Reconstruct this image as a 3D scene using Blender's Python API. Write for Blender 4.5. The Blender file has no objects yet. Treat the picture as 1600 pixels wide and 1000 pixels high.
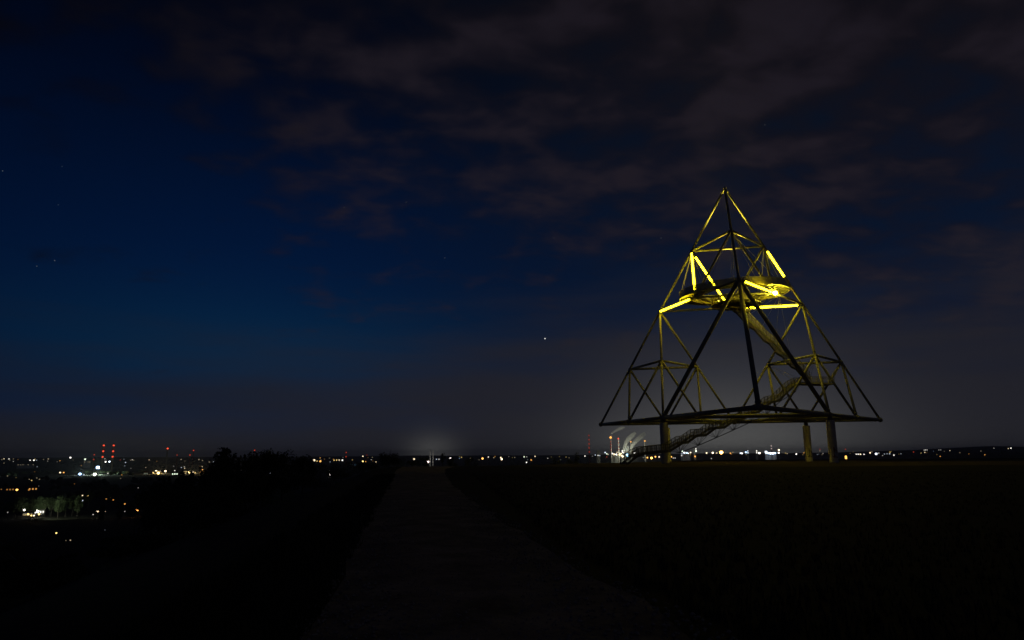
import bpy, bmesh, math, random
from mathutils import Vector, Matrix, noise

SC = bpy.context.scene
C = SC.collection
random.seed(7)

# ------------------------------------------------------------------ camera
F_PX, PITCH, ROLL = 1083.57, 0.193622, 0.0063664      # focal length in photo pixels (1600 wide)
EYE = 1.6
cam = bpy.data.cameras.new('camera')
cam.sensor_width = 36.0
cam.lens = 36.0 * F_PX / 1600.0
cam.clip_start, cam.clip_end = 0.1, 60000.0
cam_o = bpy.data.objects.new('camera', cam)
C.objects.link(cam_o)
cam_o.matrix_world = Matrix.Translation((0, 0, EYE)) @ Matrix.Rotation(math.pi / 2 + PITCH, 4, 'X') @ Matrix.Rotation(-ROLL, 4, 'Z')
SC.camera = cam_o

# ------------------------------------------------------------------ world
world = bpy.data.worlds.new('World')
SC.world = world
world.use_nodes = True
NT = world.node_tree
NT.nodes.clear()


class NG:
    """tiny helper to write node maths"""
    def __init__(s, tree): s.t = tree
    def new(s, kind, **kw):
        n = s.t.nodes.new(kind)
        for k, v in kw.items(): setattr(n, k, v)
        return n
    def put(s, sock, v):
        if isinstance(v, bpy.types.NodeSocket): s.t.links.new(v, sock)
        else: sock.default_value = v
    def m(s, op, a, b=0.0, c=0.0, clamp=False):
        n = s.new('ShaderNodeMath', operation=op, use_clamp=clamp)
        for i, v in enumerate((a, b, c)): s.put(n.inputs[i], v)
        return n.outputs[0]
    def add(s, a, b): return s.m('ADD', a, b)
    def mul(s, a, b): return s.m('MULTIPLY', a, b)
    def step(s, v, lo, hi):
        n = s.new('ShaderNodeMapRange', interpolation_type='SMOOTHSTEP')
        s.put(n.inputs[0], v); n.inputs[1].default_value = lo; n.inputs[2].default_value = hi
        n.inputs[3].default_value = 0; n.inputs[4].default_value = 1
        if hi < lo:
            n.inputs[1].default_value = hi; n.inputs[2].default_value = lo; n.inputs[3].default_value = 1; n.inputs[4].default_value = 0
        return n.outputs[0]
    def vm(s, op, a, b=None, out=0):
        n = s.new('ShaderNodeVectorMath', operation=op)
        s.put(n.inputs[0], a)
        if b is not None: s.put(n.inputs[1], b)
        return n.outputs[out]
    def comb(s, x, y, z):
        n = s.new('ShaderNodeCombineXYZ')
        for i, v in enumerate((x, y, z)): s.put(n.inputs[i], v)
        return n.outputs[0]
    def noise(s, vec, scale, detail=4.0, rough=0.55, dist=0.0):
        n = s.new('ShaderNodeTexNoise')
        s.put(n.inputs['Vector'], vec); n.inputs['Scale'].default_value = scale
        n.inputs['Detail'].default_value = detail; n.inputs['Roughness'].default_value = rough
        n.inputs['Distortion'].default_value = dist
        return n.outputs['Fac']
    def scale(s, col, f):
        n = s.new('ShaderNodeVectorMath', operation='SCALE')
        s.put(n.inputs[0], col); s.put(n.inputs[3], f)
        return n.outputs[0]
    def mix(s, f, a, b):
        n = s.new('ShaderNodeMix', data_type='VECTOR')
        s.put(n.inputs[0], f); s.put(n.inputs[4], a); s.put(n.inputs[5], b)
        return n.outputs[1]


def pix_ray(px, py):
    a, b = px - 800.0, 500.0 - py
    cr, sr = math.cos(ROLL), math.sin(ROLL)
    qx, qy = cr * a + sr * b, -sr * a + cr * b
    c, s = math.cos(PITCH), math.sin(PITCH)
    return Vector((qx, F_PX * c - qy * s, F_PX * s + qy * c))


def build_world():
    g = NG(NT)
    d = g.vm('NORMALIZE', g.new('ShaderNodeTexCoord').outputs['Generated'])
    sep = g.new('ShaderNodeSeparateXYZ'); g.put(sep.inputs[0], d)
    dx, dy, dz = sep.outputs
    up = g.m('MAXIMUM', dz, 0.0)
    # last twilight far off to the left: the sun is well below the horizon
    sky = g.new('ShaderNodeTexSky', sky_type='NISHITA', sun_disc=False)
    sky.sun_elevation = math.radians(-4.0)
    sky.sun_rotation = math.radians(-30.0)
    sky.ozone_density = 6.0
    sky.dust_density = 0.3
    twi = g.scale(g.vm('MULTIPLY', sky.outputs[0], (0.004, 0.16, 0.85)), 0.012)
    # deep night blue, fading upwards and away from the twilight
    hfac = g.m('EXPONENT', g.mul(g.m('POWER', g.mul(up, 1 / 0.40), 3.0), -1.0))
    gx = g.mul(g.add(dx, 0.34), 1 / 0.33)
    front = g.step(dy, -0.3, 0.5)
    lobe = g.mul(g.m('EXPONENT', g.mul(g.mul(gx, gx), -1.0)), front)
    blue = g.scale(g.comb(0.0004, 0.0090, 0.043), g.mul(hfac, g.add(g.mul(lobe, 0.55), 0.44)))
    base = g.vm('ADD', g.vm('ADD', twi, blue), (0.0002, 0.0010, 0.0038))
    base = g.vm('ADD', base, g.scale(g.comb(0.0022, 0.0032, 0.0042), g.step(dx, -0.35, 0.3)))
    et = g.mul(g.add(up, -0.13), 1 / 0.085)
    base = g.vm('ADD', base, g.scale(g.comb(0.0012, 0.0085, 0.0075), g.mul(lobe, g.m('EXPONENT', g.mul(g.mul(et, et), -1.0)))))
    # high broken clouds catching the town light, on a flat layer overhead
    inv = g.m('DIVIDE', 1.0, g.add(up, 0.22))
    cx, cy = g.mul(dx, inv), g.mul(dy, inv)
    cv = g.comb(g.add(cx, g.mul(cy, 0.30)), g.add(g.mul(cy, 1.25), g.mul(cx, -0.25)), 7.7)
    n1 = g.noise(cv, 7.2, 3.0, 0.45, 0.2)
    n2 = g.noise(cv, 1.7, 3.0, 0.5, 0.2)
    nn = g.add(g.add(g.mul(n1, 0.80), g.mul(n2, 0.50)), -0.665)
    e0 = g.m('SUBTRACT', 0.435, g.mul(g.step(dx, -0.15, 0.25), 0.13))
    cover = g.add(g.add(g.m('SUBTRACT', up, e0), g.mul(nn, 1.30)), g.add(g.mul(g.step(dx, 0.15, 0.5), 0.09), g.mul(g.step(dx, -0.25, -0.60), -0.13)))
    cl = g.mul(g.step(cover, -0.22, 0.36), 0.93)
    cbr = g.mul(g.add(0.16, g.mul(g.step(dx, -0.60, -0.15), 0.84)), g.m('SUBTRACT', 1.12, g.mul(up, 0.75)))
    cbr = g.mul(cbr, g.add(0.66, g.mul(g.step(nn, -0.08, 0.18), 0.66)))
    cloudcol = g.scale(g.comb(0.0124, 0.0098, 0.0148), cbr)
    col = g.mix(cl, base, cloudcol)
    # thin grey layer of town light towards the horizon, streaky on its upper rim
    st = g.noise(g.comb(g.mul(dx, 2.4), g.mul(dz, 17.0), g.mul(dy, 2.4)), 1.5, 4.0, 0.5)
    e2 = g.add(up, g.mul(g.add(st, -0.5), 0.20))
    e2 = g.m('SUBTRACT', e2, g.mul(g.step(dx, -0.5, 0.25), 0.10))
    lay = g.m('SUBTRACT', 1.0, g.step(e2, -0.03, 0.19))
    lcol = g.scale(g.comb(0.0150, 0.0148, 0.0212), g.add(0.66, g.mul(g.step(dx, -0.6, -0.1), 0.34)))
    col = g.mix(g.mul(lay, 0.93), col, lcol)
    hz = g.m('EXPONENT', g.mul(up, -17.0))
    col = g.vm('ADD', col, g.scale(g.comb(0.0050, 0.0045, 0.0020), hz))
    # domes of light over the plants on the horizon
    for px, k, w, amp in ((1140, 11.5, 80.0, 0.106), (675, 38.0, 1800.0, 0.105), (985, 30.0, 200.0, 0.010), (1500, 40.0, 160.0, 0.004)):
        r = pix_ray(px, 712).normalized()
        h = g.vm('DOT_PRODUCT', d, tuple(r), out=1)
        az = g.m('POWER', g.m('MAXIMUM', h, 0.0), w)
        gl = g.mul(az, g.m('EXPONENT', g.mul(up, -k)))
        col = g.vm('ADD', col, g.scale(g.comb(1.0, 1.0, 0.92), g.mul(gl, amp)))
    # a handful of stars
    for px, py, s, a in ((851.5, 529, 1.5, 0.9), (85.5, 407, 1.0, 0.10), (57.5, 416, 1.0, 0.07), (4, 267, 1.0, 0.08), (91, 320, 0.9, 0.04),
                         (635, 316, 1.0, 0.06), (538, 324, 0.9, 0.05), (695, 403, 1.0, 0.06), (1195, 195, 1.0, 0.06), (1033, 372, 1.0, 0.06),
                         (866, 372, 0.9, 0.04), (97, 260, 0.9, 0.04)):
        r = pix_ray(px, py).normalized()
        dist = g.vm('DISTANCE', d, tuple(r), out=1)
        on = g.m('LESS_THAN', dist, s * 0.62 / F_PX)
        col = g.vm('ADD', col, g.scale(g.comb(1.0, 0.97, 0.92), g.mul(on, a)))
    bg = g.new('ShaderNodeBackground')
    g.put(bg.inputs[0], col)
    bg.inputs[1].default_value = 1.0
    out = g.new('ShaderNodeOutputWorld')
    NT.links.new(bg.outputs[0], out.inputs[0])


build_world()

SC.view_settings.view_transform = 'Standard'
SC.view_settings.look = 'None'
SC.view_settings.exposure = 0.0
SC.view_settings.gamma = 1.0
SC.view_settings.use_curve_mapping = False
SC.cycles.use_denoising = True
SC.cycles.max_bounces = 6
SC.cycles.volume_bounces = 0
SC.cycles.use_light_tree = True
SC.cycles.sample_clamp_indirect = 4.0

# ------------------------------------------------------------------ helpers
def pix(px, py, Y):
    """point seen at a photo pixel, at distance Y in front of the viewpoint"""
    r = pix_ray(px, py)
    return r * (Y / r.y) + Vector((0, 0, EYE))


def proj(p):
    x, y, z = p[0], p[1], p[2] - EYE
    c, s = math.cos(PITCH), math.sin(PITCH)
    d, u = y * c + z * s, -y * s + z * c
    a, b = F_PX * x / d, F_PX * u / d
    cr, sr = math.cos(ROLL), math.sin(ROLL)
    return 800 + cr * a - sr * b, 500 - (sr * a + cr * b)


MATS = {}


def mat(name, col, rough=0.6, metal=0.0, var=0.25, scale=3.0, bump=0.0, col2=None, spec=0.4):
    if name in MATS: return MATS[name]
    m = bpy.data.materials.new(name)
    m.use_nodes = True
    t = m.node_tree
    b = t.nodes['Principled BSDF']
    b.inputs['Roughness'].default_value = rough
    b.inputs['Metallic'].default_value = metal
    b.inputs['Specular IOR Level'].default_value = spec
    g = NG(t)
    tc = g.new('ShaderNodeTexCoord').outputs['Object']
    n = g.noise(tc, scale, 5.0, 0.6)
    ramp = g.new('ShaderNodeValToRGB')
    c2 = col2 or tuple(c * (1 - var) for c in col)
    c1 = col if col2 else tuple(min(1, c * (1 + var)) for c in col)
    ramp.color_ramp.elements[0].position = 0.32; ramp.color_ramp.elements[1].position = 0.68
    ramp.color_ramp.elements[0].color = (*c2, 1); ramp.color_ramp.elements[1].color = (*c1, 1)
    g.put(ramp.inputs[0], n)
    g.put(b.inputs['Base Color'], ramp.outputs[0])
    if bump:
        bn = g.new('ShaderNodeBump'); bn.inputs['Strength'].default_value = bump; bn.inputs['Distance'].default_value = 0.05
        g.put(bn.inputs['Height'], g.noise(tc, scale * 6, 4.0, 0.6)); g.put(b.inputs['Normal'], bn.outputs[0])
    MATS[name] = m
    return m


def emit(name, col, strength):
    if name in MATS: return MATS[name]
    m = bpy.data.materials.new(name)
    m.use_nodes = True
    t = m.node_tree
    t.nodes.clear()
    e = t.nodes.new('ShaderNodeEmission'); e.inputs[0].default_value = (*col, 1); e.inputs[1].default_value = strength
    o = t.nodes.new('ShaderNodeOutputMaterial'); t.links.new(e.outputs[0], o.inputs[0])
    MATS[name] = m
    return m


STEEL = mat('galvanised_steel', (0.24, 0.24, 0.225), 0.5, 0.0, 0.25, 1.3)
STEEL_DK = mat('weathered_steel', (0.10, 0.10, 0.095), 0.6, 0.0, 0.25, 2.0)
GRATE = mat('steel_grating', (0.36, 0.35, 0.30), 0.6, 0.0, 0.25, 4.0)
CABLE = mat('steel_cable', (0.40, 0.40, 0.38), 0.45, 0.0, 0.1, 1.0)
CONC = mat('concrete', (0.62, 0.60, 0.54), 0.85, 0.0, 0.18, 0.9, 0.15)
PAINT_DK = mat('black_spray_paint', (0.03, 0.03, 0.035), 0.7, 0.0, 0.2, 5.0)
PAINT_RD = mat('red_spray_paint', (0.22, 0.03, 0.04), 0.7, 0.0, 0.2, 5.0)
BARK = mat('bark', (0.05, 0.04, 0.03), 0.9, 0.0, 0.3, 4.0)
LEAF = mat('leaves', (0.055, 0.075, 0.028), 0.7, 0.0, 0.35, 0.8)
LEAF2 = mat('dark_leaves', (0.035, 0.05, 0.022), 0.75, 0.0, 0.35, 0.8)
WALL = mat('house_plaster', (0.55, 0.50, 0.42), 0.85, 0.0, 0.1, 0.5)
BRICKM = mat('brick_wall', (0.28, 0.13, 0.09), 0.85, 0.0, 0.2, 0.8)
ROOF = mat('roof_tiles', (0.17, 0.075, 0.05), 0.8, 0.0, 0.25, 0.8)
HALLM = mat('sheet_metal_cladding', (0.50, 0.52, 0.54), 0.6, 0.0, 0.1, 0.2)
CHIM = mat('chimney_concrete', (0.26, 0.25, 0.24), 0.85, 0.0, 0.12, 0.1)
CHIM_RD = mat('red_band_paint', (0.30, 0.05, 0.035), 0.7, 0.0, 0.1, 0.1)
POLE = mat('pole_paint', (0.16, 0.16, 0.16), 0.6)


def grid_mesh_mat(name='wire_mesh_weave', thick=0.16):
    """wire mesh: open weave seen as half open"""
    m = bpy.data.materials.new(name); m.use_nodes = True
    t = m.node_tree; b = t.nodes['Principled BSDF']
    b.inputs['Base Color'].default_value = (0.38, 0.37, 0.33, 1); b.inputs['Roughness'].default_value = 0.6
    g = NG(t)
    uv = g.new('ShaderNodeTexCoord').outputs['Object']
    sp = g.new('ShaderNodeSeparateXYZ'); g.put(sp.inputs[0], uv)
    h = g.add(sp.outputs[0], sp.outputs[1])
    def wires(v):
        f = g.m('FRACT', g.mul(v, 11.0))
        return g.m('LESS_THAN', f, thick)
    a = g.m('MAXIMUM', wires(h), wires(sp.outputs[2]))
    tr = g.new('ShaderNodeBsdfTransparent'); mx = g.new('ShaderNodeMixShader')
    g.put(mx.inputs[0], a); t.links.new(tr.outputs[0], mx.inputs[1]); t.links.new(b.outputs[0], mx.inputs[2])
    t.links.new(mx.outputs[0], t.nodes['Material Output'].inputs[0])
    return m


WEAVE = grid_mesh_mat()
DENSE = grid_mesh_mat('dense_wire_mesh', 0.36)
MEDIUM = grid_mesh_mat('medium_wire_mesh', 0.22)


class MB:
    """collects shapes; build() links them as one mesh object"""
    def __init__(s): s.v, s.f, s.mi = [], [], []
    def face(s, idx, mi=0): s.f.append(idx); s.mi.append(mi)
    def box(s, c, sx, sy, sz, rz=0.0, mi=0):
        c = Vector(c); ca, sa = math.cos(rz), math.sin(rz); n = len(s.v)
        for z in (-1, 1):
            for x, y in ((-1, -1), (1, -1), (1, 1), (-1, 1)):
                X, Y = x * sx / 2, y * sy / 2
                s.v.append(c + Vector((X * ca - Y * sa, X * sa + Y * ca, z * sz / 2)))
        for q in ((3, 2, 1, 0), (4, 5, 6, 7), (0, 1, 5, 4), (1, 2, 6, 5), (2, 3, 7, 6), (3, 0, 4, 7)):
            s.face(tuple(n + i for i in q), mi)
    def tube(s, a, b, r1, r2=None, n=8, mi=0, cap=True):
        a, b = Vector(a), Vector(b); r2 = r1 if r2 is None else r2
        ax = (b - a).normalized()
        u = ax.orthogonal().normalized(); w = ax.cross(u); k = len(s.v)
        for p, r in ((a, r1), (b, r2)):
            for i in range(n):
                t = 2 * math.pi * i / n
                s.v.append(p + (u * math.cos(t) + w * math.sin(t)) * r)
        for i in range(n):
            j = (i + 1) % n
            s.face((k + i, k + j, k + n + j, k + n + i), mi)
        if cap:
            s.face(tuple(k + i for i in reversed(range(n))), mi); s.face(tuple(k + n + i for i in range(n)), mi)
    def capsule(s, a, b, r, n=20):
        a, b = Vector(a), Vector(b); L = (b - a).length; ax = (b - a).normalized()
        u = ax.orthogonal().normalized(); w = ax.cross(u); k = len(s.v)
        e = min(1.3, L * 0.2)
        prof = [(0, 0.12), (0.15 * e, 0.42), (0.45 * e, 0.75), (e, 1.0), (L - e, 1.0), (L - 0.45 * e, 0.75), (L - 0.15 * e, 0.42), (L, 0.12)]
        for t, f in prof:
            for i in range(n):
                q = 2 * math.pi * i / n
                s.v.append(a + ax * t + (u * math.cos(q) + w * math.sin(q)) * r * f)
        for p in range(len(prof) - 1):
            for i in range(n):
                j = (i + 1) % n
                s.face((k + p * n + i, k + p * n + j, k + (p + 1) * n + j, k + (p + 1) * n + i))
        s.face(tuple(k + i for i in reversed(range(n)))); s.face(tuple(k + (len(prof) - 1) * n + i for i in range(n)))
    def lathe(s, c, prof, n=12, mi=0):
        """prof: (radius, height) from bottom to top about a vertical axis"""
        c = Vector(c); k = len(s.v)
        for r, h in prof:
            for i in range(n):
                t = 2 * math.pi * i / n
                s.v.append(c + Vector((r * math.cos(t), r * math.sin(t), h)))
        for q in range(len(prof) - 1):
            for i in range(n):
                j = (i + 1) % n
                s.face((k + q * n + i, k + q * n + j, k + (q + 1) * n + j, k + (q + 1) * n + i), mi)
        s.face(tuple(k + i for i in reversed(range(n))), mi)
        s.face(tuple(k + (len(prof) - 1) * n + i for i in range(n)), mi)
    def ball(s, c, r, n=8, mi=0, sz=1.0):
        m = max(3, n // 2)
        s.lathe(c, [(max(r * math.sin(math.pi * (i + 0.25) / (m + 0.5)), r * 0.08), -r * sz * math.cos(math.pi * (i + 0.25) / (m + 0.5))) for i in range(m + 1)], n, mi)
    def mesh(s, name, mats, smooth=False):
        me = bpy.data.meshes.new(name)
        me.from_pydata([tuple(v) for v in s.v], [], s.f)
        for m in (mats if isinstance(mats, (list, tuple)) else [mats]): me.materials.append(m)
        if len(me.materials) > 1:
            me.polygons.foreach_set('material_index', s.mi)
        if smooth: me.polygons.foreach_set('use_smooth', [len(f) <= 4 for f in s.f])
        me.update()
        return me
    def build(s, name, mats, parent=None, smooth=False, base=None):
        if base is not None:
            b = Vector(base)
            s.v = [v - b for v in s.v]
        o = bpy.data.objects.new(name, s.mesh(name, mats, smooth))
        C.objects.link(o)
        if base is not None: o.location = base
        if parent: o.parent = parent
        return o


def tag(o, label=None, cat=None, group=None, kind=None):
    for k, v in (('label', label), ('category', cat), ('group', group), ('kind', kind)):
        if v: o[k] = v
    return o


def empty(name, loc):
    o = bpy.data.objects.new(name, None)
    o.empty_display_size = 0.5
    C.objects.link(o); o.location = loc
    return o


def link_mesh(name, me, parent=None, loc=(0, 0, 0)):
    o = bpy.data.objects.new(name, me); C.objects.link(o); o.location = loc
    if parent: o.parent = parent
    return o


# ------------------------------------------------------------------ terrain
LOW = -66.0


def smooth(t):
    t = max(0.0, min(1.0, t)); return t * t * (3 - 2 * t)


def left_rim(y): return -2.9 - 0.142 * max(y, -20) + 0.4 * math.sin(y * 0.11)
def far_rim(x): return 120 + 100 * smooth((x + 10) / 80.0) + 3 * math.sin(x * 0.13)


def fbm(x, y, s): return noise.noise(Vector((x / s, y / s, 1.7))) + 0.5 * noise.noise(Vector((x / s * 2.1, y / s * 2.1, 5.2)))


def lowland(x, y):
    r = math.hypot(x, y)
    z = LOW + 3.0 * fbm(x, y, 700.0) * smooth((r - 400) / 1500.0)
    az = math.degrees(math.atan2(x, max(y, 1e-3)))
    if y > 0:
        z += smooth((r - 6500) / 5000.0) * (78 + 22 * fbm(x, y, 2600.0))          # low ridge along the horizon
        z += 66 * math.exp(-((az - 34.5) / 5.5) ** 2) * smooth((r - 3500) / 2200.0) * (1 + 0.15 * fbm(x, y, 500.0))   # wooded hill on the right
    else:
        z += smooth((r - 6500) / 5000.0) * 70
    return z


def ground(x, y):
    out = max(left_rim(y) - x, y - far_rim(x), x - 330, -y - 160, 0.0)
    if out <= 0: return 0.0
    t = out
    drop = 0.52 * t - 2.0 * (1 - math.exp(-t * 0.26))  + (0.4 * fbm(x, y, 6.0) if t > 2 else 0) * smooth((t - 2) / 8)
    drop = max(drop, 0.02 * t)
    low = lowland(x, y)
    z = -drop
    if z < low + 10:                     # ease into the plain
        k = smooth((low + 10 - z) / 22.0)
        z = max(z, low - 200) * (1 - k) + low * k
        z = max(z, low)
    return z


def make_ground():
    me = MB()
    az = []
    a = -180.0
    while a < 180.0 - 1e-6:
        az.append(a)
        a += 0.6 if -46 <= a < 46 else (2.0 if -90 <= a < 90 else 6.0)
    rr = [0.0]
    r = 1.2
    while r < 30000:
        rr.append(r); r *= 1.045 if r < 400 else 1.06
    na = len(az)
    me.v.append(Vector((0, 0, ground(0, 0))))
    for r in rr[1:]:
        for a in az:
            x, y = r * math.sin(math.radians(a)), r * math.cos(math.radians(a))
            me.v.append(Vector((x, y, ground(x, y))))
    for i in range(na):
        me.face((0, 1 + (i + 1) % na, 1 + i))
    for q in range(len(rr) - 2):
        for i in range(na):
            j = (i + 1) % na
            me.face((1 + q * na + i, 1 + q * na + j, 1 + (q + 1) * na + j, 1 + (q + 1) * na + i))
    m = mat('dry_grass_ground', (0.030, 0.027, 0.016), 0.95, 0.0, 0.3, 0.7, 0.5, col2=(0.018, 0.018, 0.010), spec=0.1)
    o = me.build('ground', m, smooth=True)
    tag(o, kind='structure')


make_ground()


def make_path():
    """gravel path running along the rim of the plateau"""
    me = MB()
    key = [(-10, -2.0, 2.2), (0, -1.6, 2.0), (6.5, -1.9, 1.75), (10, -2.3, 0.95), (15.6, -3.3, 0.15), (20.8, -4.2, -0.75), (40, -7.2, -3.4), (65, -11.0, -6.2), (92, -15.0, -8.8), (108, -17.0, -9.0), (114, -17.5, -9.2)]
    n = 0
    for k in range(len(key) - 1):
        (y0, l0, r0), (y1, l1, r1) = key[k], key[k + 1]
        steps = max(2, int((y1 - y0) / 1.2))
        for i in range(steps + (k == len(key) - 2)):
            t = i / steps
            y = y0 + (y1 - y0) * t
            l = l0 + (l1 - l0) * t + 0.26 * noise.noise(Vector((y * 0.9, 3, 0)))
            r = r0 + (r1 - r0) * t + 0.45 * noise.noise(Vector((y * 0.7, 9, 0)))
            for q in range(6):
                u = q / 5
                me.v.append(Vector((l + (r - l) * u, y, 0.006 + 0.035 * math.sin(math.pi * u) * (1 if 0 < q < 5 else 0))))
            n += 1
    for i in range(n - 1):
        for q in range(5):
            b = i * 6 + q
            me.face((b, b + 1, b + 7, b + 6))
    m = mat('path_gravel', (0.36, 0.32, 0.265), 0.95, 0.0, 0.3, 1.1, 1.0, col2=(0.13, 0.115, 0.095), spec=0.1)
    tag(me.build('path', m, smooth=True), kind='structure')
    # loose stones on it
    st = MB()
    rnd = random.Random(3)
    for i in range(5200):
        y = 5.5 + 24 * rnd.random() ** 1.8
        for k in range(len(key) - 1):
            if key[k][0] <= y <= key[k + 1][0]:
                t = (y - key[k][0]) / (key[k + 1][0] - key[k][0])
                l = key[k][1] + t * (key[k + 1][1] - key[k][1]); r = key[k][2] + t * (key[k + 1][2] - key[k][2])
        x = l - 0.15 + (r - l + 0.4) * rnd.random()
        s = rnd.uniform(0.008, 0.028)
        c = Vector((x, y, 0.035)); kk = len(st.v)
        for v in ((1, 0, 0), (0, 1, 0), (-1, 0, 0), (0, -1, 0), (0, 0, 0.8), (0, 0, -1)):
            st.v.append(c + Vector(v) * s * rnd.uniform(0.6, 1.3))
        for i in range(4):
            j = (i + 1) % 4
            st.face((kk + i, kk + j, kk + 4)); st.face((kk + j, kk + i, kk + 5))
    tag(st.build('gravel', mat('gravel_stones', (0.36, 0.33, 0.29), 0.9, 0, 0.4, 8.0)), 'loose grey stones scattered on the gravel path', 'gravel', kind='stuff')


make_path()


def make_square():
    """trampled gravel around the tower"""
    me = MB()
    cx, cy = 46.0, 136.0
    me.v.append(Vector((cx, cy, 0.004)))
    n = 96
    for i in range(n):
        a = 2 * math.pi * i / n
        R = 1 + 0.10 * noise.noise(Vector((math.cos(a) * 2, math.sin(a) * 2, 0.3)))
        x, y = cx + 54 * R * math.cos(a), cy + 44 * R * math.sin(a)
        y = min(y, far_rim(x) - 2.5)
        me.v.append(Vector((x, y, 0.004)))
    for i in range(n): me.face((0, 1 + i, 1 + (i + 1) % n))
    m = mat('trodden_gravel', (0.105, 0.085, 0.052), 0.95, 0.0, 0.3, 0.12, 0.6, col2=(0.055, 0.044, 0.027), spec=0.1)
    tag(me.build('gravel_square', m), kind='structure')


make_square()


def make_grass():
    me = MB(); rnd = random.Random(11)
    def tuft(x, y, h):
        z = ground(x, y)
        for k in range(3):
            a = rnd.uniform(0, math.pi * 2); l = rnd.uniform(0.3, 0.9) * h
            b = Vector((x + rnd.uniform(-.06, .06), y + rnd.uniform(-.06, .06), z - 0.01)); kk = len(me.v)
            w = Vector((math.cos(a + 1.57), math.sin(a + 1.57), 0)) * 0.012
            tip = b + Vector((math.cos(a) * l * 0.4, math.sin(a) * l * 0.4, l))
            me.v += [b - w, b + w, tip]; me.face((kk, kk + 1, kk + 2))
    for i in range(16000):
        y = 4.5 + 60 * rnd.random() ** 2
        if rnd.random() < 0.35:
            edge = -1.9 - 0.152 * max(0, y - 6.5)
            x = edge + 0.02 - 1.7 * rnd.random() ** 1.4 + 0.25 * noise.noise(Vector((y * 0.8, 1, 4)))
            h = 0.22
        else:
            edge = 1.9 if y < 6.5 else (0.95 if y < 10 else -0.09 * (y - 20))
            if y < 20: edge = max(edge, 1.9 - 0.18 * (y - 6))
            x = edge + 0.25 + rnd.random() ** 1.5 * (6 + y * 0.7)
            h = 0.16
        tuft(x, y, h)
    m = mat('grass_blades', (0.034, 0.036, 0.018), 0.9, 0, 0.35, 0.6)
    tag(me.build('grass', m), 'short rough grass on both sides of the path', 'grass', kind='stuff')


make_grass()

# ------------------------------------------------------------------ the tetrahedron tower
BASE_Z = 7.1304 + EYE
TC = Vector((45.840, 140.734, BASE_Z)); YAW = -1.805991; EDGE = 60.0
RAD, HGT = EDGE / math.sqrt(3), EDGE * math.sqrt(2 / 3)
P = {}
for nme, k in (('B3', 0), ('B2', 1), ('B1', 2)):
    a = YAW + k * 2 * math.pi / 3
    P[nme] = TC + Vector((RAD * math.cos(a), RAD * math.sin(a), 0))
P['A'] = TC + Vector((0, 0, HGT))
def mid(a, b): return (P[a] + P[b]) / 2
for i in '123': P['T' + i] = mid('A', 'B' + i)
for i in '123': P['U' + i] = mid('A', 'T' + i)
for ij in ('12', '13', '23'):
    P['N' + ij] = mid('T' + ij[0], 'T' + ij[1]); P['M' + ij] = mid('B' + ij[0], 'B' + ij[1])
P['L1'], P['L2'], P['L3'] = mid('T1', 'B1'), mid('T1', 'M13'), mid('T1', 'M12')
P['R1'], P['R2'], P['R3'] = mid('T2', 'B2'), mid('T2', 'M23'), mid('T2', 'M12')
P['Q1'], P['Q2'] = mid('B1', 'M13'), mid('B2', 'M23')
P['P1'], P['P2'] = mid('B1', 'M12'), mid('B2', 'M12')
P['X1'], P['X2'] = mid('M13', 'M12'), mid('M23', 'M12')

tower = empty('tetrahedron_tower', (TC.x, TC.y, 0.0))
tag(tower, 'huge open steel tetrahedron tower with glowing yellow tubes on four concrete pillars', 'tower')
T0 = Vector((TC.x, TC.y, 0.0))


def part(mb, name, m, parent=None, smooth=False):
    """a part of the tower, in the tower's own frame"""
    mb.v = [Vector(v) - T0 for v in mb.v]
    return mb.build(name, m, parent or tower, smooth)


def strut(a, b, r, m=None):
    mb = MB(); pa, pb = P[a], P[b]
    d = (pb - pa).normalized()
    mb.tube(pa + d * 0.35, pb - d * 0.35, r, n=14)
    for p, q in ((pa, 1), (pb, -1)):                       # flange ring near each end
        mb.tube(p + d * q * 0.95, p + d * q * 1.10, r * 1.22, n=14)
    part(mb, 'steel_tube', m or STEEL, smooth=True)


def tetra_edges(a, b, c, d): return [(a, b), (a, c), (a, d), (b, c), (b, d), (c, d)]


R_THIN, R_MAIN, R_BIG = 0.235, 0.25, 0.40
thin, done = [], set()
top = tetra_edges('A', 'U1', 'U2', 'U3') + tetra_edges('U1', 'T1', 'N12', 'N13') + tetra_edges('U2', 'T2', 'N12', 'N23') + tetra_edges('U3', 'T3', 'N13', 'N23')
left = tetra_edges('T1', 'L1', 'L2', 'L3') + tetra_edges('L1', 'B1', 'Q1', 'P1') + tetra_edges('L2', 'Q1', 'M13', 'X1') + tetra_edges('L3', 'P1', 'X1', 'M12')
right = tetra_edges('T2', 'R1', 'R2', 'R3') + tetra_edges('R1', 'B2', 'Q2', 'P2') + tetra_edges('R2', 'Q2', 'M23', 'X2') + tetra_edges('R3', 'P2', 'X2', 'M12')
near = tetra_edges('T3', 'B3', 'M13', 'M23')
base_nodes = {'B1', 'B2', 'B3', 'M12', 'M13', 'M23', 'Q1', 'Q2', 'P1', 'P2', 'X1', 'X2'}
for grp in (top, left, right, near):
    for a, b in grp:
        if (a, b) in done or (b, a) in done: continue
        done.add((a, b))
        if grp is near: r = R_BIG
        elif a in base_nodes and b in base_nodes: r = 0.33
        elif grp is top: r = R_MAIN if {a, b} <= {'A', 'U3', 'T3'} else R_THIN
        else: r = 0.25
        strut(a, b, r)
joint_me = {}
for nme, p in P.items():
    r = 0.52 if nme in base_nodes or nme == 'T3' else 0.36
    if r not in joint_me:
        mb = MB(); mb.ball((0, 0, 0), r, 14); joint_me[r] = mb.mesh('joint', STEEL, True)
    link_mesh('joint', joint_me[r], tower, p - T0)

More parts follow.
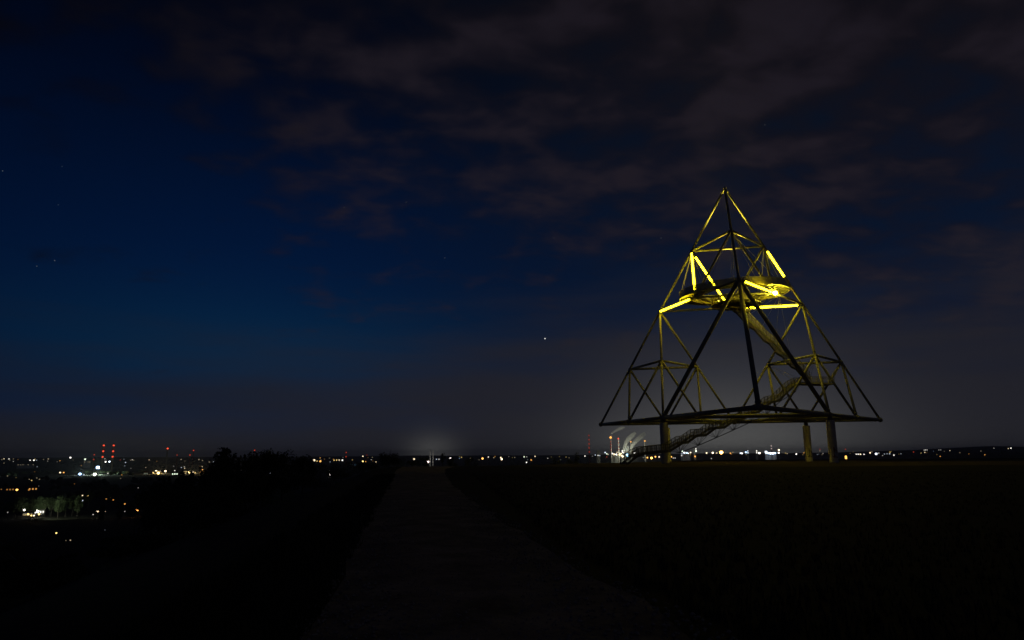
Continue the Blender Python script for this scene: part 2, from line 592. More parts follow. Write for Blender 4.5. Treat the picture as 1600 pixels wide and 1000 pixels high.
# concrete pillars
for nme, r, paint in (('M13', 0.76, None), ('M23', 0.78, PAINT_RD), ('P1', 0.76, None), ('P2', 0.77, PAINT_DK)):
    p = P[nme]
    mb = MB(); h = p.z - 0.95
    mb.lathe((p.x, p.y, -0.05), [(r * 1.03, 0), (r * 1.03, 0.25), (r, 0.30), (r, h * 0.5), (r, h - 0.05), (r * 0.95, h)], 28)
    pil = part(mb, 'pillar', CONC, smooth=True)
    mb = MB(); mb.lathe((p.x, p.y, h - 0.06), [(r * 0.55, 0), (r * 0.55, 0.3), (0.42, 0.45), (0.42, p.z - h)], 16)
    part(mb, 'bearing', STEEL_DK, pil, True)
    if paint:
        rnd = random.Random(5)
        ang0 = math.atan2(-p.y, -p.x)
        for k in range(7):
            mb = MB()
            a0 = ang0 + rnd.uniform(-1.1, 0.9); z0 = rnd.uniform(0.7, 2.3); w, hh = (rnd.uniform(0.3, 0.7), rnd.uniform(0.12, 0.2)) if k % 2 else (rnd.uniform(0.1, 0.2), rnd.uniform(0.5, 1.0))
            ns = 6; rr = r + 0.004 + 0.001 * k
            for i in range(ns + 1):
                a = a0 + (w / r) * i / ns
                for z in (z0 + 0.1 * math.sin(i * 1.3 + k), z0 + hh + 0.1 * math.sin(i * 1.1 + k)):
                    mb.v.append(Vector((p.x + rr * math.cos(a), p.y + rr * math.sin(a), z)))
            for i in range(ns): mb.face((2 * i, 2 * i + 2, 2 * i + 3, 2 * i + 1))
            part(mb, 'graffiti_stroke', paint, pil)

# luminous tubes along some of the members
TUBE = emit('tube_light', (1.0, 0.73, 0.010), 29.0)
def bloom_mat(name, strength):
    """added glowing volume round a lamp that imitates lens bloom"""
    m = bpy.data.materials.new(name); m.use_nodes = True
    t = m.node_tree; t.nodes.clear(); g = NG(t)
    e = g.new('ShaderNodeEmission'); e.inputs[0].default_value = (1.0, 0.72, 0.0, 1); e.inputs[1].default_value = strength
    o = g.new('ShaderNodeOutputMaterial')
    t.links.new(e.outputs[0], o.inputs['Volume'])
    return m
BLOOM = bloom_mat('inner_bloom', 0.55)  # emission volumes put round the lamps as lens bloom
BLOOM_OUT = bloom_mat('outer_bloom', 0.30)


def light_tube(a, b, t0, t1, side, r=0.17):
    pa, pb = P[a], P[b]
    d = (pb - pa).normalized()
    off = Vector(side); off = (off - d * off.dot(d)).normalized() * 0.44
    q0, q1 = pa + (pb - pa) * t0 + off, pa + (pb - pa) * t1 + off
    mb = MB(); mb.tube(q0, q1, r, n=10)
    lt = part(mb, 'light_tube', TUBE, smooth=True)
    for q, s in ((q0, -1), (q1, 1)):
        mb = MB(); mb.tube(q, q + d * s * 0.18, r * 1.15, n=10); part(mb, 'end_cap', STEEL_DK, lt, True)
    for rs, ms in ((0.28, BLOOM), (0.42, BLOOM_OUT)):  # added emissive shells round the tube, standing in for bloom
        mb = MB(); mb.capsule(q0 - d * 0.1, q1 + d * 0.1, rs); part(mb, 'bloom_shell', ms, lt, True)
    n = max(2, int((q1 - q0).length / 3))
    for i in range(n):
        q = q0.lerp(q1, (i + 0.5) / n)
        mb = MB(); mb.tube(q - off.normalized() * r, q - off * 0.5, 0.04, n=6); part(mb, 'bracket', STEEL_DK, lt)
    return lt


VIEW = -(TC + Vector((0, 0, 22))).normalized()        # the tubes hang on the outer side of their members
CEN = Vector((TC.x, TC.y, P['T1'].z + 3))
light_tube('U1', 'N13', 0.085, 0.92, VIEW)
light_tube('U1', 'N12', 0.10, 0.88, VIEW)
light_tube('T1', 'N13', 0.07, 0.91, VIEW)
light_tube('U2', 'T2', 0.09, 0.52, VIEW)
light_tube('T3', 'N23', 0.10, 0.74, VIEW)
light_tube('N12', 'T2', 0.04, 0.93, (-0.2, -0.75, -0.65))

# floodlight head at N23, looking back at the viewer
def floodlight(p, aim, r, m, name='floodlight', power=None):
    aim = Vector(aim).normalized(); p = Vector(p)
    mb = MB(); mb.tube(p - aim * 0.5, p, r * 0.55, r, n=16); mb.tube(p, p + aim * 0.10, r * 1.08, n=16)
    f = part(mb, name, STEEL_DK, smooth=True)
    mb = MB(); mb.tube(p + aim * 0.11, p + aim * 0.14, r * 0.96, n=16); part(mb, 'lens', m, f)
    u = aim.orthogonal().normalized()
    mb = MB(); mb.tube(p - aim * 0.25 + Vector((0, 0, -r * 0.7)), p - aim * 0.25 + Vector((0, 0, -r - 0.5)), 0.05, n=8); part(mb, 'bracket', STEEL_DK, f)
    return f


FLOOD_UP = emit('uplight_lens', (1.0, 0.78, 0.10), 60.0)
flood_p = P['N23'] + Vector((0.1, -0.85, -0.25))
mb = MB(); mb.lathe(flood_p + Vector((0, 0, 0.30)), [(0.30, 0), (0.34, 0.05), (0.20, 0.25), (0.08, 0.32)], 14); globe = part(mb, 'globe_lamp', STEEL_DK, smooth=True)
mb = MB(); mb.ball(flood_p, 0.36, 16); part(mb, 'globe', emit('globe_glow', (1.0, 0.78, 0.04), 450.0), globe, True)
for rs, ms in ((0.55, BLOOM), (0.80, BLOOM_OUT)):  # added bloom volumes round the lit globe, no glass body
    mb = MB(); mb.ball(flood_p, rs, 24); part(mb, 'globe_bloom', ms, globe, True)
mb = MB(); mb.tube(flood_p + Vector((0, 0, 0.6)), P['N23'] + Vector((0, 0, 0.3)), 0.05, n=8); part(mb, 'bracket', STEEL_DK, globe)

# ring platform
RC = Vector((46.3, 141.0, 34.45)); TILT = Vector((-0.04, -0.03, 1)).normalized()
RU = Vector((1, 0, 0.04)).normalized(); RV = TILT.cross(RU)


def ring_pt(r, a, h=0.0): return RC + RU * (r * math.cos(a)) + RV * (r * math.sin(a)) + TILT * h


def ring_band(mb, r0, r1, h0, h1, n=64):
    k = len(mb.v)
    for i in range(n):
        a = 2 * math.pi * i / n
        for r, h in ((r0, h0), (r1, h0), (r1, h1), (r0, h1)): mb.v.append(ring_pt(r, a, h))
    for i in range(n):
        j = (i + 1) % n
        for q in range(4):
            w = (q + 1) % 4
            mb.face((k + 4 * i + q, k + 4 * j + q, k + 4 * j + w, k + 4 * i + w))


mb = MB(); ring_band(mb, 8.9, 10.9, 0, 0.16); ring = part(mb, 'ring_platform', GRATE)
mb = MB(); ring_band(mb, 8.75, 8.9, -0.30, 0.25); ring_band(mb, 10.9, 11.05, -0.30, 0.25); part(mb, 'ring_beam', GRATE, ring)
for r in (8.82, 10.98):
    mb = MB(); ring_band(mb, r - 0.035, r + 0.035, 1.22, 1.29); part(mb, 'handrail', STEEL, ring)
    n = 24
    for i in range(n):
        a0, a1 = 2 * math.pi * i / n, 2 * math.pi * (i + 1) / n
        mb = MB(); mb.tube(ring_pt(r, a0, 0.16), ring_pt(r, a0, 1.22), 0.04, n=6); part(mb, 'post', STEEL, ring)
        mb = MB(); k = len(mb.v)
        for q in range(4):
            a = a0 + (a1 - a0) * (0.02 + 0.96 * q / 3)
            for h in (0.30, 1.18):
                for rr in (r - 0.012, r + 0.012): mb.v.append(ring_pt(rr, a, h))
        for q in range(3):
            b = k + 4 * q
            mb.face((b, b + 4, b + 6, b + 2)); mb.face((b + 5, b + 1, b + 3, b + 7)); mb.face((b + 2, b + 6, b + 7, b + 3)); mb.face((b + 4, b, b + 1, b + 5))
        mb.face((k, k + 2, k + 3, k + 1)); mb.face((k + 13, k + 15, k + 14, k + 12))
        part(mb, 'railing_panel', DENSE if r > 9 else WEAVE, ring)
for i in range(24):                                        # cross beams under the deck
    a = 2 * math.pi * (i + 0.5) / 24
    mb = MB(); mb.tube(ring_pt(8.9, a, -0.12), ring_pt(10.9, a, -0.12), 0.07, n=6); part(mb, 'cross_beam', STEEL, ring)
for u, angs in (('U1', (2.6, 3.2, 3.8, 2.0)), ('U2', (-0.5, 0.1, 0.7, 1.3)), ('U3', (-1.9, -1.5, -1.1, -2.3))):
    for a in angs:
        mb = MB(); mb.tube(P[u] + Vector((0, 0, -0.4)), ring_pt(10.98, a, 1.25), 0.028, n=6); part(mb, 'hanger_cable', CABLE)

# lower platform at the height of the upper tetrahedron's base
LC = Vector((46.6, 141.0, 32.35))
mb = MB(); mb.lathe(LC, [(4.9, -0.10), (5.0, -0.08), (5.0, 0.10), (4.9, 0.12)], 12); plat = part(mb, 'lower_platform', GRATE)
for r in (1.4, 2.6, 3.8, 4.95):
    mb = MB(); n = 24
    for i in range(n):
        a0, a1 = 2 * math.pi * i / n, 2 * math.pi * (i + 1) / n
        mb.tube(LC + Vector((r * math.cos(a0), r * math.sin(a0), -0.30)), LC + Vector((r * math.cos(a1), r * math.sin(a1), -0.30)), 0.10, n=6, cap=False)
    part(mb, 'ring_girder', STEEL_DK, plat)
for i in range(12):
    a = 2 * math.pi * i / 12; v = Vector((math.cos(a), math.sin(a), 0)); b = 2 * math.pi * (i + 1) / 12; w = Vector((math.cos(b), math.sin(b), 0))
    mb = MB(); mb.tube(LC + v * 0.3 + Vector((0, 0, -0.42)), LC + v * 5.0 + Vector((0, 0, -0.42)), 0.09, n=6); part(mb, 'radial_beam', STEEL_DK, plat)
    mb = MB(); mb.tube(LC + v * 4.9 + Vector((0, 0, 0.1)), LC + v * 4.9 + Vector((0, 0, 1.30)), 0.045, n=6); part(mb, 'post', STEEL, plat)
    mb = MB(); mb.tube(LC + v * 4.9 + Vector((0, 0, 1.3)), LC + w * 4.9 + Vector((0, 0, 1.3)), 0.04, n=6); part(mb, 'handrail', STEEL, plat)
    if i in (1, 2, 5): continue
    c = (v + w) * 0.5 * 4.9; L = (w - v).length * 4.9
    mb = MB(); mb.box(LC + Vector((c.x, c.y, 0.72)), L * 0.94, 0.025, 0.98, math.atan2((w - v).y, (w - v).x)); part(mb, 'railing_panel', DENSE if i in (6, 7, 10, 11) else WEAVE, plat)
for nme in ('N12', 'N13', 'N23'):
    for s in (-1, 1):
        v = (P[nme] - LC); v.z = 0; v.normalize(); w = Vector((-v.y, v.x, 0)) * s
        mb = MB(); mb.tube(P[nme] + Vector((0, 0, -0.2)), LC + v * 3.6 + w * 3.2 + Vector((0, 0, -0.35)), 0.09, n=8); part(mb, 'support_beam', STEEL, plat)
for nme in ('U1', 'U2', 'U3'):
    v = (P[nme] - LC); v.z = 0; v.normalize()
    mb = MB(); mb.tube(P[nme] + Vector((0, 0, -0.4)), LC + v * 4.9 + Vector((0, 0, 0.1)), 0.028, n=6); part(mb, 'hanger_cable', CABLE, plat)
# landing that hangs below it, where the stairs arrive
mb = MB(); mb.box(LC + Vector((-1.0, -0.4, -1.0)), 2.0, 2.2, 0.35, 0.2); part(mb, 'landing', STEEL_DK, plat)
mb = MB(); mb.box(LC + Vector((1.9, 0.7, -1.5)), 1.7, 2.0, 0.35, 0.2); part(mb, 'landing', STEEL_DK, plat)
for dx, dy in ((-1.8, -1.3), (-0.2, -1.3), (-1.8, 0.5), (-0.2, 0.5), (1.2, -0.1), (2.6, -0.1), (1.2, 1.5), (2.6, 1.5)):
    mb = MB(); mb.tube(LC + Vector((dx, dy, -0.2)), LC + Vector((dx, dy, -1.6)), 0.06, n=6); part(mb, 'hanger', STEEL_DK, plat)

# small uplights on the lower platform throw light into the top of the tower
for i, (dx, dy, aim) in enumerate(((-3.0, 1.6, 'A'), (1.0, 2.6, 'A'), (0.3, 3.0, 'U3'))):
    p = LC + Vector((dx, dy, 0.9))
    f = floodlight(p, P[aim] - p, 0.16, FLOOD_UP)
    L = bpy.data.lights.new('uplight', 'SPOT')
    L.color = (1.0, 0.76, 0.06); L.energy = 130000 if aim == 'A' else 60000; L.spot_size = math.radians(32 if aim == 'A' else 46); L.spot_blend = 1.0; L.shadow_soft_size = 0.15
    lo = bpy.data.objects.new('uplight', L); C.objects.link(lo)
    d = (P[aim] - p).normalized()
    lo.location = p + d * 0.25 - T0; lo.rotation_euler = d.to_track_quat('-Z', 'Y').to_euler(); lo.parent = tower


# ------------------------------------------------------------------ stairs
def on_line(px, py, a, b):
    """the point of the upright plane through plan points a-b that is seen at a pixel"""
    r = pix_ray(px, py); k = r.x / r.y
    (x0, y0), (x1, y1) = a, b
    # x0 + t dx = k (y0 + t dy)
    t = (k * y0 - x0) / ((x1 - x0) - k * (y1 - y0))
    return pix(px, py, y0 + t * (y1 - y0))


def stairs(pts, width, name, rail_h, fan, post_gap, tread_run=0.30):
    root = None
    d = (pts[-1] - pts[0]); d.z = 0; d.normalize()
    side = Vector((-d.y, d.x, 0)) * width / 2
    # treads and landings
    mb = MB()
    rz = math.atan2(d.y, d.x)
    for a, b in zip(pts, pts[1:]):
        run = Vector((b.x - a.x, b.y - a.y, 0)).length; rise = abs(b.z - a.z)
        n = max(1, int(round(max(run / tread_run, rise / 0.19)))) if rise > 0.25 else 1
        for i in range(n):
            p = a.lerp(b, (i + 0.5) / n)
            mb.box(p, run / n * (1.0 if n == 1 else 0.95) + 0.03, width - 0.16, 0.07, rz)
    o = part(mb, name, GRATE)
    mb = MB()
    for s in (-1, 1):
        mb = MB()
        for a, b in zip(pts, pts[1:]):
            a2, b2 = a + side * s + Vector((0, 0, -0.06)), b + side * s + Vector((0, 0, -0.06)); k = len(mb.v)
            w = side.normalized() * 0.04
            for p in (a2, b2):
                for dz in (-0.26, 0.20):
                    for ww in (-w, w): mb.v.append(p + ww + Vector((0, 0, dz)))
            for q in ((0, 1, 5, 4), (2, 6, 7, 3), (0, 4, 6, 2), (1, 3, 7, 5), (0, 2, 3, 1), (4, 5, 7, 6)): mb.face(tuple(k + i for i in q))
        part(mb, 'stringer', STEEL_DK, o)
        mb = MB(); mw = MB()
        for a, b in zip(pts, pts[1:]):
            up = Vector((0, 0, rail_h))
            mb.tube(a + side * s + up, b + side * s + up, 0.06, n=6)
            mb.tube(a + side * s + up * 0.52, b + side * s + up * 0.52, 0.025, n=5)
            k = len(mw.v)
            for p in (a, b):
                for h in (0.12, 0.97):
                    for ww in (-0.006, 0.006): mw.v.append(p + side * s + side.normalized() * ww + up * h)
            for q in ((0, 4, 6, 2), (5, 1, 3, 7)): mw.face(tuple(k + i for i in q))
        part(mb, 'handrail', STEEL_DK, o)
        part(mw, 'wire_mesh', WEAVE if rail_h < 1.5 else MEDIUM, o)
        # posts
        total = sum((b - a).length for a, b in zip(pts, pts[1:])); n = int(total / post_gap)
        pm = MB(); pm.tube((0, 0, -0.1), (0, 0, rail_h + 0.05), 0.075, n=6); pme = pm.mesh('post', STEEL_DK)
        for i in range(n + 1):
            t = total * i / n; p = pts[-1]
            for a, b in zip(pts, pts[1:]):
                l = (b - a).length
                if t <= l: p = a.lerp(b, t / l); break
                t -= l
            link_mesh('post', pme, o, p + side * s - T0)
    for q0, q1, q2 in fan:
        pass
    return o, side


la, lb = (22.2, 126.0), (62.2, 148.0)
low_px = [(974, 721), (990, 712.5), (1003, 708), (1042, 704), (1062, 691.5), (1070, 690.5), (1084, 680.5), (1098, 679.5), (1113, 668.5), (1127, 667.5),
          (1143, 656.5), (1155, 655.5), (1170, 645), (1181, 643), (1200, 628.5), (1211, 626), (1233, 605), (1246, 598)]
low_pts = [on_line(x, y, la, lb) for x, y in low_px]
low_pts[0].z = 0.02
low, lside = stairs(low_pts, 1.7, 'lower_stairs', 1.15, [], 1.05)


def deck_at(pts, t):
    """height of the walk at plan parameter t (0..1 between first and last point)"""
    a, b = pts[0], pts[-1]
    q = Vector((a.x + (b.x - a.x) * t, a.y + (b.y - a.y) * t, 0))
    for u, v in zip(pts, pts[1:]):
        du = Vector((v.x - u.x, v.y - u.y, 0)); l = du.length
        w = Vector((q.x - u.x, q.y - u.y, 0)).dot(du) / (l * l)
        if -1e-6 <= w <= 1 + 1e-6: return Vector((q.x, q.y, u.z + (v.z - u.z) * w))
    return Vector((q.x, q.y, b.z))


fan_px = [(1062, 708), (1091, 696), (1119, 684), (1146, 672), (1172, 660), (1197, 648.5), (1219, 627)]
nodes = [on_line(x, y, la, lb) for x, y in fan_px]
nodes.append(on_line(1243, 612, la, lb))
for a, b in zip(nodes, nodes[1:]):
    mb = MB(); mb.tube(a, b, 0.075, n=8); part(mb, 'bottom_chord', STEEL_DK, low)
plan0 = Vector((low_pts[0].x, low_pts[0].y, 0)); plan1 = Vector((low_pts[-1].x, low_pts[-1].y, 0)); pl = (plan1 - plan0).length
first = low_pts[3]
for i, nd in enumerate(nodes):
    t = (Vector((nd.x, nd.y, 0)) - plan0).dot(plan1 - plan0) / pl / pl
    for dt in (-0.052, -0.018, 0.018, 0.048):
        for s in (-1, 1):
            q = deck_at(low_pts, min(0.999, max(0.001, t + dt))) + lside * s + Vector((0, 0, -0.15))
            mb = MB(); mb.tube(nd, q, 0.04, n=5); part(mb, 'web_bar', STEEL_DK, low)

# half-way platform hung inside the right-hand tetrahedron
HP = pix(1273, 597, 148.0)
HP.z = low_pts[-1].z
pr = math.atan2(lb[1] - la[1], lb[0] - la[0])
mb = MB(); mb.box(HP + Vector((0, 0, -0.20)), 7.4, 3.6, 0.42, pr - 0.2); hp = part(mb, 'halfway_platform', GRATE)
cu, cv = Vector((math.cos(pr - 0.2), math.sin(pr - 0.2), 0)), Vector((-math.sin(pr - 0.2), math.cos(pr - 0.2), 0))
for s in (-1, 1):
    for i in range(6):
        p = HP + cu * (-3.6 + 7.2 * i / 5) + cv * 1.75 * s
        mb = MB(); mb.tube(p, p + Vector((0, 0, 1.2)), 0.045, n=6); part(mb, 'post', STEEL, hp)
        if i < 5:
            mb = MB(); mb.box(p + cu * 0.72 + Vector((0, 0, 0.62)), 1.36, 0.02, 1.0, pr - 0.2); part(mb, 'railing_panel', WEAVE, hp)
    mb = MB(); mb.tube(HP + cu * -3.65 + cv * 1.75 * s + Vector((0, 0, 1.2)), HP + cu * 3.65 + cv * 1.75 * s + Vector((0, 0, 1.2)), 0.045, n=6); part(mb, 'handrail', STEEL, hp)
mb = MB(); mb.tube(HP + cu * 3.65 + cv * -1.75 + Vector((0, 0, 1.2)), HP + cu * 3.65 + cv * 1.75 + Vector((0, 0, 1.2)), 0.045, n=6); part(mb, 'handrail', STEEL, hp)
for nme in ('R1', 'R2', 'R3'):
    for s in (-1, 1):
        q = HP + cu * (3.4 if nme == 'R1' else -3.2) + cv * 1.7 * (s if nme != 'R2' else -1) + cu * (0.5 * s)
        mb = MB(); mb.tube(P[nme], q, 0.03, n=6); part(mb, 'hanger_cable', CABLE, hp)

ua, ub = (HP.x - 0.5, HP.y - 0.4), (48.4, 143.2)
up_px = [(1262, 593), (1247, 575), (1240, 572), (1225, 555), (1218, 551.5), (1205, 535), (1198, 531.5), (1181, 512.5), (1174, 509), (1154, 487), (1148, 483)]
up_pts = [on_line(x, y, ua, ub) for x, y in up_px]
upst, uside = stairs(up_pts, 1.7, 'upper_stairs', 1.4, [], 1.1)
for f_ in (0.18, 0.4, 0.62, 0.82):
    p = up_pts[0].lerp(up_pts[-1], f_)
    for s in (-1, 1):
        mb = MB(); mb.tube(p + uside * s + Vector((0, 0, 1.2)), P['N23' if s < 0 else 'N12'].lerp(P['T2'], 0.2), 0.022, n=5); part(mb, 'hanger_cable', CABLE, upst)

# ------------------------------------------------------------------ trees and bushes
def crown(mb, c, rx, rz, leaves, size, rnd, clumps=14, mi=0, squash=1.0):
    cs = []
    for i in range(clumps):
        a, u = rnd.uniform(0, 2 * math.pi), rnd.uniform(-0.85, 1.0)
        w = math.sqrt(max(0.0, 1 - u * u)) * rnd.uniform(0.35, 0.85)
        cs.append((Vector((rx * w * math.cos(a), rx * w * math.sin(a), rz * u * 0.8)), rnd.uniform(0.26, 0.5)))
    for i in range(leaves):
        o, k = rnd.choice(cs)
        v = Vector((rnd.gauss(0, 1), rnd.gauss(0, 1), rnd.gauss(0, 1))).normalized() * rnd.random() ** 0.45
        p = Vector(c) + o + Vector((v.x * rx * k, v.y * rx * k, v.z * rz * k))
        a = Vector((rnd.uniform(-1, 1), rnd.uniform(-1, 1), rnd.uniform(-1, 1))).normalized()
        b = a.orthogonal().normalized()
        s = size * rnd.uniform(0.6, 1.4); n = len(mb.v)
        mb.v += [p - a * s, p + b * s * 0.5, p + a * s, p - b * s * 0.5]
        mb.face((n, n + 1, n + 2, n + 3), mi)


def tree(name, base, h, w, label, cat, seed, leaves=1600, leafmat=None, trunk_frac=0.25, conical=False, group=None, size=None):
    rnd = random.Random(seed); base = Vector(base)
    root = empty(name, base)
    tag(root, label, cat, group)
    mb = MB(); top = h * 0.86
    prev = Vector((0, 0, -0.4)); r = max(0.04, h * 0.018)
    pts = [prev]
    for i in range(4):
        pts.append(Vector((rnd.uniform(-.03, .03) * h, rnd.uniform(-.03, .03) * h, top * (i + 1) / 4)))
    for i in range(4): mb.tube(pts[i], pts[i + 1], r * (1 - i * 0.22), r * (1 - (i + 1) * 0.22), n=7, cap=False)
    for i in range(9):
        t = rnd.uniform(0.25, 0.9); p = pts[int(t * 4)].lerp(pts[min(4, int(t * 4) + 1)], t * 4 - int(t * 4))
        a = rnd.uniform(0, 2 * math.pi); l = w * rnd.uniform(0.25, 0.48) * (1.1 - 0.5 * t)
        mb.tube(p, p + Vector((math.cos(a) * l, math.sin(a) * l, l * rnd.uniform(0.35, 1.0))), r * 0.4, r * 0.12, n=5, cap=False)
    mb.build('trunk', BARK, root)
    mb = MB(); size = size or max(0.06, min(0.14, h * 0.02)); leaves = int(leaves * 1.5)
    if conical:
        for k in range(6):
            f = k / 5; crown(mb, (0, 0, h * (0.15 + 0.70 * f)), w / 2 * (1.12 - 0.8 * f), h * 0.17, int(leaves * 0.42 * (1.05 - 0.9 * f) ** 2) + 60, size * (1.1 - 0.3 * f), rnd, 14)
    else:
        crown(mb, (0, 0, h * (trunk_frac + (1 - trunk_frac) / 2)), w / 2, h * (1 - trunk_frac) / 2, leaves, size, rnd, 16)
        for k in range(7):                                   # twigs that stick out of the outline
            a = rnd.uniform(0, 6.28); p = Vector((math.cos(a) * w * 0.3, math.sin(a) * w * 0.3, h * rnd.uniform(0.75, 0.95)))
            crown(mb, p, w * 0.07, h * 0.10, leaves // 45, size * 0.8, rnd, 3)
    mb.build('crown', leafmat or LEAF2, root)
    return root


def px_tree(name, px, top_y, w_px, Y, label, cat, seed, **kw):
    p = pix(px, top_y, Y); g = ground(p.x, p.y)
    return tree(name, (p.x, p.y, g), max(0.6, p.z - g), w_px * Y / F_PX, label, cat, seed, **kw)


px_tree('tree', 356, 705, 46, 62, 'black pointed tree standing tallest in the slope thicket beside the lowland', 'tree', 34, leaves=3000, trunk_frac=0.2)
px_tree('tree', 388, 712, 56, 66, 'rounded black tree just right of the pointed tree on the slope', 'tree', 2, leaves=2600)
px_tree('tree', 416, 710, 62, 72, 'wide black tree in the middle of the slope thicket', 'tree', 3, leaves=2600)
px_tree('tree', 446, 709, 54, 70, 'ragged black tree at the right end of the high thicket, twigs above it', 'tree', 4, leaves=1800)
px_tree('tree', 474, 714, 52, 76, 'loose black tree with open twigs between the thicket and the orange lights', 'tree', 5, leaves=1600)
px_tree('bush', 333, 728, 62, 52, 'low black bush at the foot of the pointed tree, on its left', 'bush', 6, leaves=2000, trunk_frac=0.1)
px_tree('bush', 296, 740, 90, 46, 'broad black bush below the row of warm town lights', 'bush', 7, leaves=2600, trunk_frac=0.1)
px_tree('bush', 256, 746, 80, 42, 'leftmost broad black bush of the slope, beside the orange lit tree', 'bush', 8, leaves=2600, trunk_frac=0.1)
px_tree('bush', 502, 725, 64, 82, 'small black bush right of the loose twiggy tree', 'bush', 9, leaves=1500, trunk_frac=0.1)
px_tree('bush', 534, 722, 46, 92, 'upright black bush right of the white lamp on the slope', 'bush', 10, leaves=1500, trunk_frac=0.1)
px_tree('bush', 568, 723, 62, 90, 'flat black bush left of the dense round bush at the path', 'bush', 12, leaves=1500, trunk_frac=0.05)
px_tree('bush', 609, 706.5, 46, 97, 'dense round black bush standing at the left edge of the path end', 'bush', 13, leaves=3000, trunk_frac=0.05)
px_tree('bush', 645, 718, 22, 117, 'low black shrub where the path drops from view', 'bush', 14, leaves=900, trunk_frac=0.05)
px_tree('bush', 663, 712, 20, 121, 'open black shrub in front of the twin pale chimneys', 'bush', 15, leaves=900, trunk_frac=0.1)
px_tree('young_tree', 692, 708, 9, 119, 'thin young tree between the twin pale chimneys and a white lamp', 'tree', 16, leaves=500, trunk_frac=0.3)
px_tree('bush', 706, 714, 18, 120, 'small black bush with a white lamp behind it, right of the path end', 'bush', 17, leaves=900, trunk_frac=0.05)
px_tree('bush', 736, 715, 28, 124, 'low bush on the plateau rim left of the warm lamp', 'bush', 18, leaves=1200, trunk_frac=0.05)
px_tree('bush', 893, 714, 28, 150, 'low dark bush on the plateau rim left of the tall red-lit mast', 'bush', 19, leaves=1000, trunk_frac=0.05)
px_tree('young_tree', 901, 707, 10, 152, 'slim dark tree rising from the rim bushes left of the red-lit mast', 'tree', 20, leaves=500)
px_tree('bush', 868, 715.5, 24, 146, 'flat dark bush farthest left of the rim bushes near the red-lit mast', 'bush', 21, leaves=900, trunk_frac=0.05)
px_tree('bush', 60, 868, 150, 19, 'near black bush low on the slope at the left picture edge', 'bush', 22, leaves=2600, trunk_frac=0.1)
px_tree('bush', 215, 840, 130, 24, 'near black bush on the slope below the orange lit tree', 'bush', 23, leaves=2600, trunk_frac=0.1)
px_tree('bush', 345, 800, 120, 31, 'near black bush on the slope left of the path', 'bush', 24, leaves=2600, trunk_frac=0.1)


# ------------------------------------------------------------------ the lit lowland
COLS = {'white': (1.0, 0.95, 0.85), 'cool white': (0.75, 0.86, 1.0), 'blue-white': (0.42, 0.65, 1.0), 'warm white': (1.0, 0.80, 0.50), 'yellow': (1.0, 0.70, 0.22),
        'orange': (1.0, 0.44, 0.09), 'red': (1.0, 0.09, 0.04), 'greenish white': (0.85, 1.0, 0.75), 'pinkish white': (1.0, 0.78, 0.72), 'cyan': (0.25, 0.65, 1.0)}


def lampmat(col, s):
    s = max(0.02, float('%.2g' % s))
    return emit('lamp_%s_%g' % (col.replace(' ', '_'), s), COLS[col], s)


def on_land(px, py, h=7.0, far=9000.0):
    """distance at which the ray through a pixel is h above the land (or far, if it clears it)"""
    r = pix_ray(px, py); r = r / r.y
    Y = 230.0
    while Y < far:
        p = r * Y
        if p.z + EYE < lowland(p.x, p.y) + h: break
        Y *= 1.01
    return min(Y, far)


ORD = ['leftmost', 'second', 'third', 'fourth', 'fifth', 'sixth', 'seventh', 'eighth', 'ninth', 'tenth', 'eleventh', 'twelfth', 'thirteenth', 'fourteenth', 'fifteenth',
       'sixteenth', 'seventeenth', 'eighteenth', 'nineteenth', 'twentieth', 'twenty-first', 'twenty-second', 'twenty-third', 'twenty-fourth', 'twenty-fifth']

